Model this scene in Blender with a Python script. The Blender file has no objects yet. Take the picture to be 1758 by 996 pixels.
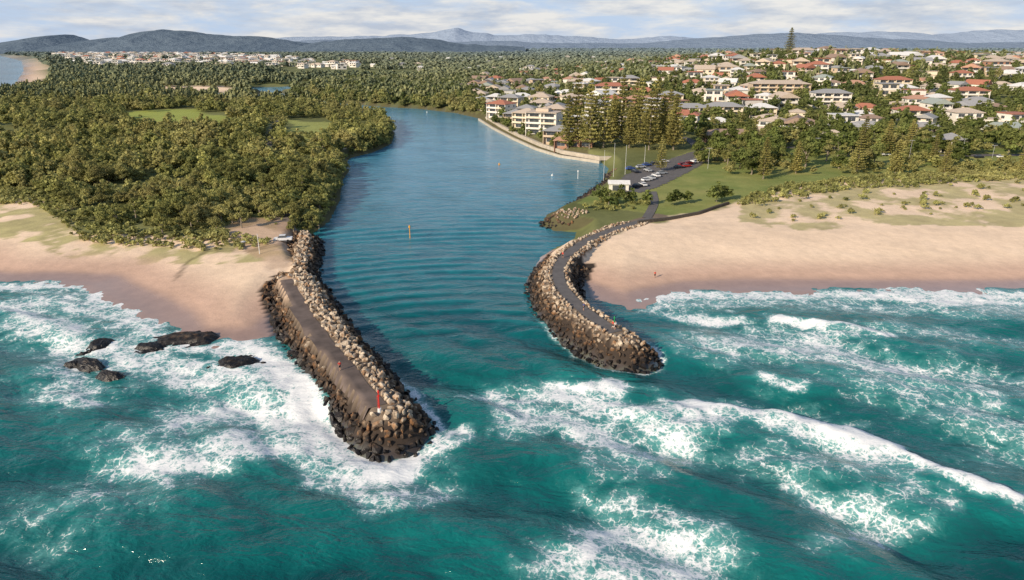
import bpy, bmesh, math, random, time
import numpy as np
from mathutils import Vector, Matrix, Euler
T0=time.time()
random.seed(7); rng=np.random.default_rng(7)
scene=bpy.context.scene
COL=scene.collection
# ------------------------------------------------------------------ survey
F=1188.0; PITCH=math.radians(19.5); CH=55.0
cp,sp=math.cos(PITCH),math.sin(PITCH)
def G(x,y,z=0.0):
    u=(x-879)/F; v=(498-y)/F
    t=(CH-z)/(sp-v*cp)
    return (u*t,(cp+v*sp)*t)
def P(pts,z=0.0): return np.array([G(a,b,z) for a,b in pts])
def proj(X,Y,Z):
    d=Y*cp-(Z-CH)*sp; d=np.maximum(d,1e-3)
    up=Y*sp+(Z-CH)*cp
    return 879+F*X/d, 498-F*up/d
def ss(t):
    t=np.clip(t,0,1); return t*t*(3-2*t)
def hsh(ix,iy,s):
    n=(ix*374761393+iy*668265263+s*974711)&0x7fffffff
    n=((n^(n>>13))*1274126177)&0x7fffffff
    return ((n^(n>>16))&0xffff)/65535.0
def vn(x,y,s=0):
    x=np.asarray(x,float);y=np.asarray(y,float)
    ix=np.floor(x).astype(np.int64);iy=np.floor(y).astype(np.int64)
    fx=x-ix;fy=y-iy;fx=fx*fx*(3-2*fx);fy=fy*fy*(3-2*fy)
    a=hsh(ix,iy,s);b=hsh(ix+1,iy,s);c=hsh(ix,iy+1,s);d=hsh(ix+1,iy+1,s)
    return (a*(1-fx)+b*fx)*(1-fy)+(c*(1-fx)+d*fx)*fy
def fbm(x,y,s=0,o=4):
    r=0;a=.5;t=0
    for i in range(o):
        r=r+a*vn(x*2**i,y*2**i,s+i*17);t+=a;a*=.5
    return r/t
def inside(X,Y,Pg):
    par=np.zeros(np.shape(X),bool)
    for i in range(len(Pg)):
        ax,ay=Pg[i];bx,by=Pg[(i+1)%len(Pg)]
        if ay==by: continue
        par^=((ay>Y)!=(by>Y))&(X<(bx-ax)*(Y-ay)/(by-ay)+ax)
    return par
def dline(X,Y,Pg,closed=False):
    d=np.full(np.shape(X),1e18)
    n=len(Pg)
    for i in range(n if closed else n-1):
        ax,ay=Pg[i];bx,by=Pg[(i+1)%n]
        ex,ey=bx-ax,by-ay;wx=X-ax;wy=Y-ay
        t=np.clip((wx*ex+wy*ey)/(ex*ex+ey*ey+1e-9),0,1)
        d=np.minimum(d,(wx-ex*t)**2+(wy-ey*t)**2)
    return np.sqrt(d)
def sdf(X,Y,Pg):
    d=dline(X,Y,Pg,True)
    return np.where(inside(X,Y,Pg),d,-d)
LAND=np.vstack([P([(-400,88),(0,95),(40,105),(42,122),(28,142),(0,158)]),
   np.array([(-560,640),(-500,500),(-400,380),(-300,290),(-210,210)]),
   P([(-60,484),(0,487),(60,485),(160,489),(182,503),(238,530),(275,553),(300,590),(400,592),(470,582),(520,540),
      (700,500),(985,500),(1030,515),(1080,530),(1130,514),(1200,502),(1300,498),(1500,500),(1758,500)]),
   np.array([(260,166),(600,190),(2000,150),(30000,100),(30000,30000),(-18000,30000),(-18000,15000)])])
RIVER=P([(548,520),(535,470),(520,430),(540,400),(566,378),(583,345),(588,310),(600,292),(588,284),(602,271),(640,262),(672,247),
   (678,228),(655,206),(620,193),(575,187),(520,182),(440,178),(380,169),(290,161),(290,156),(400,160),(440,166),(450,158),(420,153),(440,150),(530,148),(540,152),(480,158),(500,168),(600,179),
   (660,184),(720,187),(780,194),(820,203),(845,218),(880,236),(920,254),(960,266),(1030,276),(1045,290),(1035,315),
   (1005,335),(985,350),(940,368),(928,385),(950,396),(990,399),(985,415),(955,425),(930,440),(905,480),(920,520),(960,560),(900,600),(650,600)])
LBW=P([(508,476),(534,528),(581,592),(630,650),(672,703)],4)
LBI=P([(524,396),(518,430),(511,466)],4)
LPATH=P([(488,480),(503,510),(527,550),(566,603),(607,654),(643,698)],4)
RBW=P([(1130,370),(1110,376),(1046,395),(997,417),(963,442),(951,467),(960,497),(994,532),(1040,562),(1078,579)],4)
RPATH=P([(1120,374),(1050,394),(1000,416),(968,441),(956,466),(964,495),(998,530),(1043,561),(1058,570)],4)
CARPARK=P([(1050,328),(1072,302),(1118,284),(1188,262),(1230,262),(1205,284),(1172,302),(1130,322),(1100,332)],3.6)
LSAND=P([(-900,330),(-200,335),(0,343),(60,340),(95,362),(130,402),(215,418),(330,426),(375,408),(440,385),(500,398),(545,398),(520,480),(560,640),(-1200,640)],3.6)
RSAND=P([(1090,385),(1180,374),(1250,354),(1290,343),(1340,330),(1450,318),(1600,308),(1758,303),(2300,290),(2900,300),(2900,560),(1000,560),(985,480),(1010,420)],3.6)
def hill(X,Y):
    a=ss((Y-400)/480)*ss((X-20)/330)
    b=1-.85*ss((Y-1000)/700)
    h=25*a*b
    h=h+7*ss((Y-430)/300)*(ss((X+20)/150))*b
    h=h+6*np.exp(-((X-370)/130)**2-((Y-850)/120)**2)
    return h
def height(X,Y,bwon=True):
    X=np.asarray(X,float);Y=np.asarray(Y,float)
    sl=sdf(X,Y,LAND);sr=-sdf(X,Y,RIVER)
    beach=np.where(sl>0,3.7*ss(sl/46)*.88+.5*ss(sl/12),np.maximum(-5,sl*.07))
    bank=np.where(sr>0,4.2*ss(sr/8)+.2,np.maximum(-4,sr*.5))
    h=np.minimum(beach,bank)
    inl=np.minimum(sl,sr)
    h=h+ss((inl-25)/80)*(1.2+2.0*(fbm(X/60,Y/60,3)-.4))+ss((inl-12)/12)*.35*(fbm(X/7,Y/7,5)-.5)
    h=h+hill(X,Y)*ss((inl-8)/60)
    h=h+10*np.exp(-((Y-2700)/900)**2)*ss((-X-150)/300)*ss((inl-20)/100)
    if bwon:
        def bw(PL,ht,tp):
            d=dline(X,Y,PL)
            return np.where(d<ht,tp,tp-(d-ht)/1.0)
        tap=ss((Y-95)/30)
        b1=np.maximum(bw(LBW,2.1+.75*tap,3.9),bw(LBI,.8,3.6));b2=bw(RBW,2.2-.4*(1-ss((Y-118)/15)),3.8)
        h=np.where(Y<330,np.maximum(h,np.maximum(b1,b2)),h)
        dp=np.minimum(dline(X,Y,LPATH)-.3,dline(X,Y,RPATH))
        k=ss((3.9-dp)/2.2)*(np.abs(h-3.9)<1.6)*(h>2.6)
        h=h*(1-k)+3.9*k
    return np.maximum(h,-6),sl,sr
def hz(x,y): return float(height(np.array([x]),np.array([y]))[0][0])
def GT(x,y):
    u=(x-879)/F; v=(498-y)/F
    t=np.geomspace(60,9000,1800)
    X=u*t;Y=(cp+v*sp)*t;Z=CH+(-sp+v*cp)*t
    h=height(X,Y)[0]
    i=np.argmax(Z<=h)
    if not (Z<=h).any(): i=-1
    return float(X[i]),float(Y[i]),float(h[i])
# ------------------------------------------------------------------ helpers
def lk(o): COL.objects.link(o); return o
def top(o,label,cat,group=None):
    o["label"]=label;o["category"]=cat
    if group:o["group"]=group
    return o
def struct(o,label=None,cat=None):
    o["kind"]="structure"
    o["label"]=label or o.name.replace('_',' ');o["category"]=cat or o.name.split('_')[-1]
    return o
def npmesh(name,V,Fc,mats,attrs=None,smooth=False,matidx=None):
    me=bpy.data.meshes.new(name)
    V=np.asarray(V,np.float32);Fc=np.asarray(Fc,np.int32);nf,k=Fc.shape
    me.vertices.add(len(V));me.vertices.foreach_set('co',V.ravel())
    me.loops.add(nf*k);me.loops.foreach_set('vertex_index',Fc.ravel())
    me.polygons.add(nf);me.polygons.foreach_set('loop_start',np.arange(nf,dtype=np.int32)*k)
    if matidx is not None: me.polygons.foreach_set('material_index',np.asarray(matidx,np.int32))
    me.update(calc_edges=True)
    me.polygons.foreach_set('use_smooth',np.full(nf,smooth))
    for m in mats: me.materials.append(m)
    for n,a in (attrs or {}).items():
        a=np.asarray(a,np.float32)
        if a.ndim==2:
            at=me.attributes.new(n,'FLOAT_COLOR','POINT')
            c=np.ones((len(V),4),np.float32);c[:,:3]=a;at.data.foreach_set('color',c.ravel())
        else:
            at=me.attributes.new(n,'FLOAT','POINT');at.data.foreach_set('value',a)
    return me
def axis(lo,hi,f0,f1,s,g):
    a=list(np.arange(f0,f1+s*.5,s))
    st=s;x=a[-1]
    while x<hi: st*=g;x+=st;a.append(x)
    st=s;x=a[0];b=[]
    while x>lo: st*=g;x-=st;b.append(x)
    return np.array(b[::-1]+a)
def gridfaces(nx,ny):
    i=np.arange(nx-1);j=np.arange(ny-1)
    I,J=np.meshgrid(i,j);a=(J*nx+I).ravel()
    return np.stack([a,a+1,a+nx+1,a+nx],1)
class NT:
    def __init__(s,name):
        s.m=bpy.data.materials.new(name);s.m.use_nodes=True
        s.t=s.m.node_tree;s.t.nodes.clear()
        s.out=s.n('ShaderNodeOutputMaterial')
    def n(s,ty,**k):
        nd=s.t.nodes.new(ty)
        for a,b in k.items(): setattr(nd,a,b)
        return nd
    def l(s,a,b): s.t.links.new(a,b)
    def pos(s,scale=(1,1,1)):
        g=s.n('ShaderNodeNewGeometry')
        if scale==(1,1,1): return g.outputs['Position']
        v=s.n('ShaderNodeVectorMath',operation='MULTIPLY');s.l(g.outputs['Position'],v.inputs[0]);v.inputs[1].default_value=scale
        return v.outputs[0]
    def noise(s,vec,scale,detail=4,rough=.5,dist=0):
        n=s.n('ShaderNodeTexNoise');n.inputs['Scale'].default_value=scale;n.inputs['Detail'].default_value=detail
        n.inputs['Roughness'].default_value=rough;n.inputs['Distortion'].default_value=dist
        if vec is not None:s.l(vec,n.inputs['Vector'])
        return n
    def math(s,op,a,b=None,c=None,clamp=False):
        m=s.n('ShaderNodeMath',operation=op,use_clamp=clamp)
        for i,x in enumerate((a,b,c)):
            if x is None: continue
            if isinstance(x,(int,float)): m.inputs[i].default_value=x
            else: s.l(x,m.inputs[i])
        return m.outputs[0]
    def rng(s,x,a,b,c=0,d=1,smooth=False):
        m=s.n('ShaderNodeMapRange');m.clamp=True
        if smooth:m.interpolation_type='SMOOTHSTEP'
        s.l(x,m.inputs[0])
        for i,v in enumerate((a,b,c,d)): m.inputs[i+1].default_value=v
        return m.outputs[0]
    def mix(s,f,a,b,blend='MIX'):
        m=s.n('ShaderNodeMix',data_type='RGBA',blend_type=blend)
        for i,x in ((0,f),(6,a),(7,b)):
            if isinstance(x,(int,float)): m.inputs[i].default_value=x
            elif isinstance(x,tuple): m.inputs[i].default_value=(x[0],x[1],x[2],1)
            else: s.l(x,m.inputs[i])
        return m.outputs[2]
    def attr(s,name,out='Fac'):
        a=s.n('ShaderNodeAttribute');a.attribute_name=name;return a.outputs[out]
    def bsdf(s,col,rough=.8,spec=.3,normal=None,metal=0):
        b=s.n('ShaderNodeBsdfPrincipled')
        for nm,x in (('Base Color',col),('Roughness',rough),('Specular IOR Level',spec),('Metallic',metal)):
            if isinstance(x,(int,float)): b.inputs[nm].default_value=x
            elif isinstance(x,tuple): b.inputs[nm].default_value=(x[0],x[1],x[2],1)
            else:s.l(x,b.inputs[nm])
        if normal is not None:s.l(normal,b.inputs['Normal'])
        return b
    def bump(s,h,strength,dist=1.0,normal=None):
        b=s.n('ShaderNodeBump');b.inputs['Strength'].default_value=strength;b.inputs['Distance'].default_value=dist
        s.l(h,b.inputs['Height'])
        if normal is not None:s.l(normal,b.inputs['Normal'])
        return b.outputs[0]
    def end(s,b): s.l(b.outputs[0],s.out.inputs[0]);return s.m
def simple(name,col,rough=.75,var=.18,scale=1.5,spec=.3,metal=0):
    t=NT(name)
    tc=t.n('ShaderNodeTexCoord')
    n=t.noise(tc.outputs['Object'],scale,3,.6)
    f=t.rng(n.outputs['Fac'],.3,.7,1-var,1+var*.6)
    vm=t.n('ShaderNodeVectorMath',operation='SCALE');vm.inputs[0].default_value=col;t.l(f,vm.inputs['Scale'])
    return t.end(t.bsdf(vm.outputs[0],rough,spec,metal=metal))
# ------------------------------------------------------------------ materials
def mat_ground():
    t=NT('ground_surface');p=t.pos()
    col=t.attr('col','Color');wet=t.attr('wet')
    n1=t.noise(p,.35,6,.6);n2=t.noise(p,3.0,4,.6);n3=t.noise(p,.06,3)
    f=t.math('MULTIPLY',t.rng(n1.outputs['Fac'],.3,.7,.9,1.08),t.rng(n2.outputs['Fac'],.3,.7,.92,1.07))
    f=t.math('MULTIPLY',f,t.rng(n3.outputs['Fac'],.3,.7,.92,1.06))
    c=t.n('ShaderNodeVectorMath',operation='SCALE');t.l(col,c.inputs[0]);t.l(f,c.inputs['Scale'])
    hh=t.math('ADD',n1.outputs['Fac'],t.math('MULTIPLY',n2.outputs['Fac'],.2))
    bs=t.math('SUBTRACT',1,wet)
    b=t.n('ShaderNodeBump');b.inputs['Distance'].default_value=.35;t.l(hh,b.inputs['Height']);t.l(t.math('MULTIPLY',bs,.5),b.inputs['Strength'])
    return t.end(t.bsdf(c.outputs[0],t.rng(wet,0,1,.92,.18),t.rng(wet,0,1,.1,.7),b.outputs[0]))
def mat_water():
    t=NT('sea_water');p=t.pos()
    sep=t.n('ShaderNodeSeparateXYZ');t.l(p,sep.inputs[0]);Yc=sep.outputs[1];Zc=sep.outputs[2]
    d=t.attr('foam');sh=t.attr('shallow');rv=t.attr('river')
    n0=t.noise(t.pos((.6,1,1)),.06,3,.55,.4)
    n1=t.noise(t.pos((.5,1,1)),.30,4,.55,.5)
    deep=t.mix(t.rng(n0.outputs['Fac'],.36,.66,smooth=True),(.0,.032,.040),(.0,.075,.077))
    deep=t.mix(t.rng(n1.outputs['Fac'],.45,.75,0,.45),deep,(.0,.118,.115))
    deep=t.mix(t.rng(Zc,.0,.9,0,.6),deep,(.0,.165,.150))
    deep=t.mix(t.math('MULTIPLY',sh,.62),deep,(.015,.235,.215))
    riv=t.mix(t.rng(n1.outputs['Fac'],.38,.70,0,.8),(.0,.085,.105),(.004,.175,.195))
    riv=t.mix(t.rng(Zc,.0,.20,0,.55),riv,(.02,.26,.29))
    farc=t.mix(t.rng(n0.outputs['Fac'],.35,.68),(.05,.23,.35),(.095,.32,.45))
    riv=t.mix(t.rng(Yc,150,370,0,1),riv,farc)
    wc=t.mix(rv,deep,riv)
    wn=t.noise(p,.5,3,.6);
    wv=t.n('ShaderNodeVectorMath',operation='MULTIPLY_ADD');t.l(wn.outputs['Color'],wv.inputs[0]);wv.inputs[1].default_value=(2.6,2.6,0);t.l(p,wv.inputs[2])
    def vor(sc,w):
        v=t.n('ShaderNodeTexVoronoi',feature='DISTANCE_TO_EDGE');v.inputs['Scale'].default_value=sc;t.l(wv.outputs[0],v.inputs['Vector'])
        return t.rng(v.outputs['Distance'],0,w,1,0)
    l1=vor(.42,.13);l2=vor(1.05,.17);l3=vor(2.4,.22)
    lace=t.math('ADD',t.math('MULTIPLY',l1,.6),t.math('ADD',t.math('MULTIPLY',l2,.6),t.math('MULTIPLY',l3,.35)))
    fn=t.noise(p,.30,6,.64,.5)
    fm=t.noise(p,3.0,4,.75)
    base=t.math('ADD',t.math('MULTIPLY',d,1.72),t.math('MULTIPLY',t.math('SUBTRACT',fn.outputs['Fac'],.5),2.4))
    val=t.math('ADD',base,t.math('MULTIPLY',t.math('SUBTRACT',fm.outputs['Fac'],.5),1.1))
    val=t.math('ADD',val,t.math('MULTIPLY',lace,.74))
    val=t.math('SUBTRACT',val,1.36)
    gate=t.rng(d,.02,.15,0,1)
    foam=t.math('MULTIPLY',t.rng(val,0,.9,0,1,True),gate)
    milk=t.math('MULTIPLY',t.rng(base,.3,1.5,0,.6,True),gate)
    wc=t.mix(milk,wc,(.19,.46,.45))
    foamc=t.mix(t.rng(fm.outputs['Fac'],.3,.7),(.74,.78,.79),(.92,.92,.90))
    col=t.mix(foam,wc,foamc)
    r1=t.noise(t.pos((.5,1,1)),.30,5,.52,.7)
    r2=t.noise(t.pos((.55,1,1)),1.5,4,.55,.5)
    bb=t.math('ADD',t.math('MULTIPLY',r1.outputs['Fac'],1.0),t.math('MULTIPLY',r2.outputs['Fac'],.22))
    st=t.math('MULTIPLY',t.rng(rv,0,1,.66,.36),t.rng(d,.2,.9,1,.4))
    bp=t.n('ShaderNodeBump');bp.inputs['Distance'].default_value=1.5;t.l(bb,bp.inputs['Height']);t.l(st,bp.inputs['Strength'])
    return t.end(t.bsdf(col,t.rng(foam,0,1,.13,.9),t.rng(foam,0,1,.42,.05),bp.outputs[0]))
def mat_leaf(name,dark,light,var=.25,br=(.12,.11,.03)):
    t=NT(name);ti=t.attr('tint')
    oi=t.n('ShaderNodeObjectInfo')
    g=t.n('ShaderNodeNewGeometry')
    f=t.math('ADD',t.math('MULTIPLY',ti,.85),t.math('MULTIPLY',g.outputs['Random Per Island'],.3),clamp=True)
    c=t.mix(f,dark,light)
    n=t.noise(t.pos(),.035,3,.6)
    c=t.mix(t.rng(n.outputs['Fac'],.45,.64,0,.7),c,br)
    sy=t.n('ShaderNodeSeparateXYZ');t.l(t.pos(),sy.inputs[0])
    n2=t.noise(t.pos(),.12,2,.6)
    r=t.math('MULTIPLY',t.rng(oi.outputs['Random'],0,1,1-var,1+var),t.rng(n2.outputs['Fac'],.35,.65,.72,1.28))
    v=t.n('ShaderNodeVectorMath',operation='SCALE');t.l(c,v.inputs[0]);t.l(r,v.inputs['Scale'])
    cc=t.mix(t.rng(sy.outputs[1],350,1300,0,.42),v.outputs[0],(.22,.25,.17))  # distance haze put into the leaf colour: far crowns paler and flatter
    b=t.n('ShaderNodeBsdfDiffuse');t.l(cc,b.inputs[0])
    tr=t.n('ShaderNodeBsdfTranslucent');t.l(cc,tr.inputs[0])
    mx=t.n('ShaderNodeMixShader');mx.inputs[0].default_value=.38;t.l(b.outputs[0],mx.inputs[1]);t.l(tr.outputs[0],mx.inputs[2])
    return t.end(mx)
def mat_rock(name,lo=(.026,.021,.018),mid=(.165,.108,.066),hi=(.58,.48,.36),z0=1.2,z1=2.8,z2=4.7):
    t=NT(name);p=t.pos()
    sep=t.n('ShaderNodeSeparateXYZ');t.l(p,sep.inputs[0])
    n=t.noise(p,.9,2,.5);n2=t.noise(p,3.5,5,.7)
    zz=t.math('ADD',sep.outputs[2],t.math('MULTIPLY',t.math('SUBTRACT',n.outputs['Fac'],.5),7.0))
    c=t.mix(t.rng(zz,z0,z1),lo,mid);c=t.mix(t.rng(zz,z1,z2),c,hi)
    n3=t.noise(p,.8,2,.5)
    c=t.mix(t.math('MULTIPLY',t.rng(n3.outputs['Fac'],.52,.64),t.rng(sep.outputs[2],.8,2.2,0,.6)),c,(.29,.135,.05))
    c=t.mix(t.rng(sep.outputs[2],.3,1.2,.85,0),c,(.016,.014,.013))
    v=t.n('ShaderNodeVectorMath',operation='SCALE');t.l(c,v.inputs[0]);t.l(t.rng(n2.outputs['Fac'],.3,.7,.55,1.35),v.inputs['Scale'])
    return t.end(t.bsdf(v.outputs[0],t.rng(sep.outputs[2],.3,1.8,.3,.9),.35,t.bump(n2.outputs['Fac'],.6,.15)))
M_ground=mat_ground();M_water=mat_water()
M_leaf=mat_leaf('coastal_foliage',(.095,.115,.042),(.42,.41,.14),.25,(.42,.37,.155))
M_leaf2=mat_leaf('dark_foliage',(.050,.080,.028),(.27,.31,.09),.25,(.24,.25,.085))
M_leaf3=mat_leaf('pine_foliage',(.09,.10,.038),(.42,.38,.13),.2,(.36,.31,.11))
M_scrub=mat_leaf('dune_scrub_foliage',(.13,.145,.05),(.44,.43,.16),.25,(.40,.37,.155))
M_bark=simple('bark',(.26,.22,.17),.9)
M_rock=mat_rock('armour_rock')
M_reef=mat_rock('reef_rock',(.014,.012,.011),(.045,.035,.027),(.16,.11,.07),.6,1.6,3.6)
M_asph=simple('asphalt',(.14,.13,.125),.9,.2,.6)
M_asph2=simple('worn_asphalt',(.145,.112,.096),.9,.4,.3)
M_paint=simple('white_paint',(.78,.78,.75),.5,.08)
M_conc=simple('concrete',(.50,.44,.35),.85,.2,.5)
M_dstone=simple('dark_stone',(.09,.075,.06),.9,.3,1.5)
M_red=simple('red_paint',(.62,.03,.02),.4,.1)
M_green=simple('green_paint',(.02,.30,.09),.4,.1)
M_yel=simple('yellow_paint',(.75,.35,.03),.5,.1)
M_glass=simple('window_glass',(.07,.08,.09),.12,.2,.4,.6)
M_tyre=simple('tyre_rubber',(.02,.02,.02),.9)
M_metal=simple('grey_metal',(.5,.5,.5),.4,.1,1,.5)
M_skin=simple('skin',(.55,.32,.22),.6);M_cloth=[simple('red_cloth',(.55,.05,.04)),simple('blue_cloth',(.06,.12,.4)),simple('white_cloth',(.7,.7,.68)),simple('dark_cloth',(.03,.03,.04))]
M_hair=simple('hair',(.04,.025,.015))
WALLS=[simple('white_render',(.82,.77,.69)),simple('cream_render',(.77,.67,.51)),simple('tan_render',(.62,.49,.35)),simple('brick_wall',(.44,.25,.17)),simple('grey_render',(.55,.54,.50)),simple('pale_weatherboard',(.74,.71,.62))]
ROOFS=[simple('terracotta_roof',(.44,.18,.115)),simple('grey_roof',(.34,.34,.34)),simple('white_roof',(.74,.73,.70)),simple('brown_roof',(.34,.24,.18)),simple('tan_roof',(.57,.47,.37)),simple('green_grey_roof',(.36,.40,.36)),simple('orange_roof',(.50,.29,.20))]
# ------------------------------------------------------------------ terrain
def wnoise(X,Y,a,s,seed): return X+a*(fbm(X/s,Y/s,seed)-.5)*2, Y+a*(fbm(X/s,Y/s,seed+50)-.5)*2
gx=axis(-15000,15000,-170,160,1.0,1.03);gy=axis(-250,17000,75,320,1.0,1.03)
X,Y=np.meshgrid(gx,gy);X=X.ravel();Y=Y.ravel()
H,sl,sr=height(X,Y)
Xw,Yw=wnoise(X,Y,5,9,11)
c=np.zeros((len(X),3));c[:]=(.17,.18,.07)
n=fbm(X/25,Y/25,21,5)
c+=((n-.5)*.18)[:,None]*np.array((1.1,1,.5))
park=inside(X,Y,P([(990,350),(1040,320),(1110,290),(1180,262),(1260,255),(1500,255),(1758,262),(2200,270),(2200,300),(1600,312),(1340,332),(1250,356),(1150,372)],3.6))
pc=np.array((.25,.27,.085))+((fbm(X/12,Y/12,23,5)-.5)*.2)[:,None]*np.array((1.3,.8,.4))
c[park]=pc[park]
Xf_,Yf_=wnoise(X,Y,30,45,61)
FIELD1=[(205,192),(330,187),(400,198),(395,222),(300,226),(215,214)]
fld=inside(Xf_,Yf_,P(FIELD1,5))
c[fld]=(.33,.37,.09)
FIELD2=[(485,205),(560,202),(570,222),(550,250),(490,248)]
fld2=inside(Xf_,Yf_,P(FIELD2,5));c[fld2]=(.33,.35,.11)
trk=dline(X,Y,P([(500,400),(470,330),(462,270),(465,235),(480,205)],5))<3;c[trk]=(.20,.17,.14)
sand=np.array((.84,.645,.465))
sm=ss((sdf(Xw,Yw,LSAND)+1.5)/3)
sm=np.maximum(sm,ss((sdf(Xw,Yw,RSAND)+1.5)/3))
sm=np.maximum(sm,((sl<38)&(Y>600)&(X<0)).astype(float))
sm=np.maximum(sm,((sl<34)&(Y<=600)).astype(float))
flat=inside(X,Y,P([(265,153),(390,152),(400,160),(300,163)],0));sm=np.maximum(sm,flat*1.0)
gq=G(612,266,1);sm=np.maximum(sm,(np.hypot(X-gq[0],(Y-gq[1])/1.5)<8)*.9)
c=c*(1-sm[:,None])+sand*sm[:,None]
dg=inside(*wnoise(X,Y,14,25,71),P([(1260,352),(1340,330),(1600,308),(2300,290),(2300,365),(1758,380),(1560,384),(1400,396),(1270,384)],3.6))
k=ss((fbm(X/8,Y/8,33,6)-.36)/.16)*dg*.75
dl=inside(*wnoise(X,Y,5,14,72),P([(-100,330),(0,338),(60,335),(95,358),(130,398),(215,412),(330,420),(420,408),(500,425),(515,440),(440,448),(330,444),(210,440),(120,430),(60,405),(-100,385)],3.6))
k=np.maximum(k,ss((fbm(X/6,Y/6,34,5)-.38)/.14)*dl*.85)
k2=fbm(X/3,Y/3,36,3)[:,None]
c=c*(1-k[:,None])+(np.array((.39,.36,.15))*(.7+.6*k2))*k[:,None]
dc=inside(*wnoise(X,Y,3,7,75),P([(370,400),(410,372),(490,378),(520,400),(508,440),(470,450),(420,425)],3.6))
c[dc]=c[dc]*.3+np.array((.52,.35,.23))*.7
wet=ss((2.2-H)/1.4)*(sl<46)*(sm>.5)
c=c*(1-wet[:,None])+np.array((.62,.42,.31))*wet[:,None]
w2=ss((.85-H)/.6)*(sm>.5);c=c*(1-w2[:,None])+np.array((.38,.25,.19))*w2[:,None]
for off in (-.9,.9):
    tr=dline(X,Y+off,P([(490,420),(430,430),(360,425),(320,440),(300,465)],3.4));k=(tr<.6)*.3
    c*= (1-k)[:,None]
dL=np.minimum(dline(X,Y,LBW),dline(X,Y,LBI)+2.1);dR=dline(X,Y,RBW)
HN=height(X,Y,False)[0]
rk=(((dL<8.5)&((HN<2.2)|(dL<2.9)))|((dR<8)&((HN<1.6)|(dR<3.2)))|(H>HN+.5))&(H<4.8)&(Y<260)
bk=(sr<6)&(sr>-3)&(Y<900)&(Y>210)&(X<40);c[bk]=(.12,.11,.055)
c[rk&(H<3.5)]=(.055,.042,.033)
c[rk&(H>=3.5)]=(.22,.17,.125)
dpl=dline(X,Y,P([(470,440),(492,474),(505,505)],4));k=(ss((5-dpl)/4)*(H>2.6)*.85*(X<0))[:,None]
c=c*(1-k)+np.array((.64,.47,.33))*k
c[H<-.3]=(.12,.13,.10)
far=ss((Y-700)/5000)[:,None]*.75
c=c*(1-far)+np.array((.21,.26,.25))*far  # aerial haze blended into the ground colour with distance
c=np.clip(c,.01,1)
ground=lk(bpy.data.objects.new('ground',npmesh('ground',np.stack([X,Y,H],1),gridfaces(len(gx),len(gy)),[M_ground],{'col':c,'wet':np.clip(w2,0,1)},True)))
struct(ground,"sandy beaches, grassy park and wooded coastal land","ground")
print('terrain',time.time()-T0,len(X))
# ------------------------------------------------------------------ water
gx=axis(-15000,15000,-125,150,.6,1.045);gy=axis(-350,17000,58,210,.6,1.04)
X,Y=np.meshgrid(gx,gy);X=X.ravel();Y=Y.ravel()
nm=(Y<420)&(Y>20)&(np.abs(X)<420)
Xs=X[nm];Ys=Y[nm]
slw=sdf(Xs,Ys,LAND)
foam=np.zeros(len(Xs));shal=np.zeros(len(Xs));Zs=np.zeros(len(Xs))
amp=(1-.87*ss((Ys-95)/75))
amp=np.where(Xs<-50,np.maximum(amp,.45),amp);amp=np.where(Xs>35,np.maximum(amp,.5),amp)
amp*=np.clip(.25+(-slw)/30,.12,1)
for kx,ky,L,A,sd in ((.5,.86,26,.72,1),(.15,.99,17,.40,2),(.72,.7,11,.22,3),(-.25,.97,7,.11,4),(.45,.9,4.6,.06,5),(.85,.5,3.2,.035,6)):
    ph=(Xs*kx+Ys*ky)*2*math.pi/L+6*fbm(Xs/(L*2.2),Ys/(L*2.2),sd*7,3)
    m=.25+1.3*fbm(Xs/(L*1.6),Ys/(L*1.6),sd*13,3)
    s_=np.sin(ph);Zs+=A*m*amp*(s_+.3*np.cos(2*ph))
rip=ss((Ys-112)/30)*(1-ss((Ys-270)/90))*((Xs>-62)&(Xs<25))
ax_=Xs+8;ay_=Ys-70
rr_=np.hypot(ax_*1.15,ay_);q_=ss((fbm(Xs/24,Ys/16,78,3)-.25)/.35)
Zs+=rip*q_*(.17*np.sin(rr_*2*math.pi/(5.6)+3.0*fbm(Xs/26,Ys/26,77,3))+.05*np.sin(rr_*2*math.pi/2.9+6*fbm(Xs/12,Ys/12,79,3)))
Xw=Xs+4.4*(fbm(Xs/6,Ys/6,91)-.5)*2;Yw=Ys+4.4*(fbm(Xs/6,Ys/6,92)-.5)*2
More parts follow.
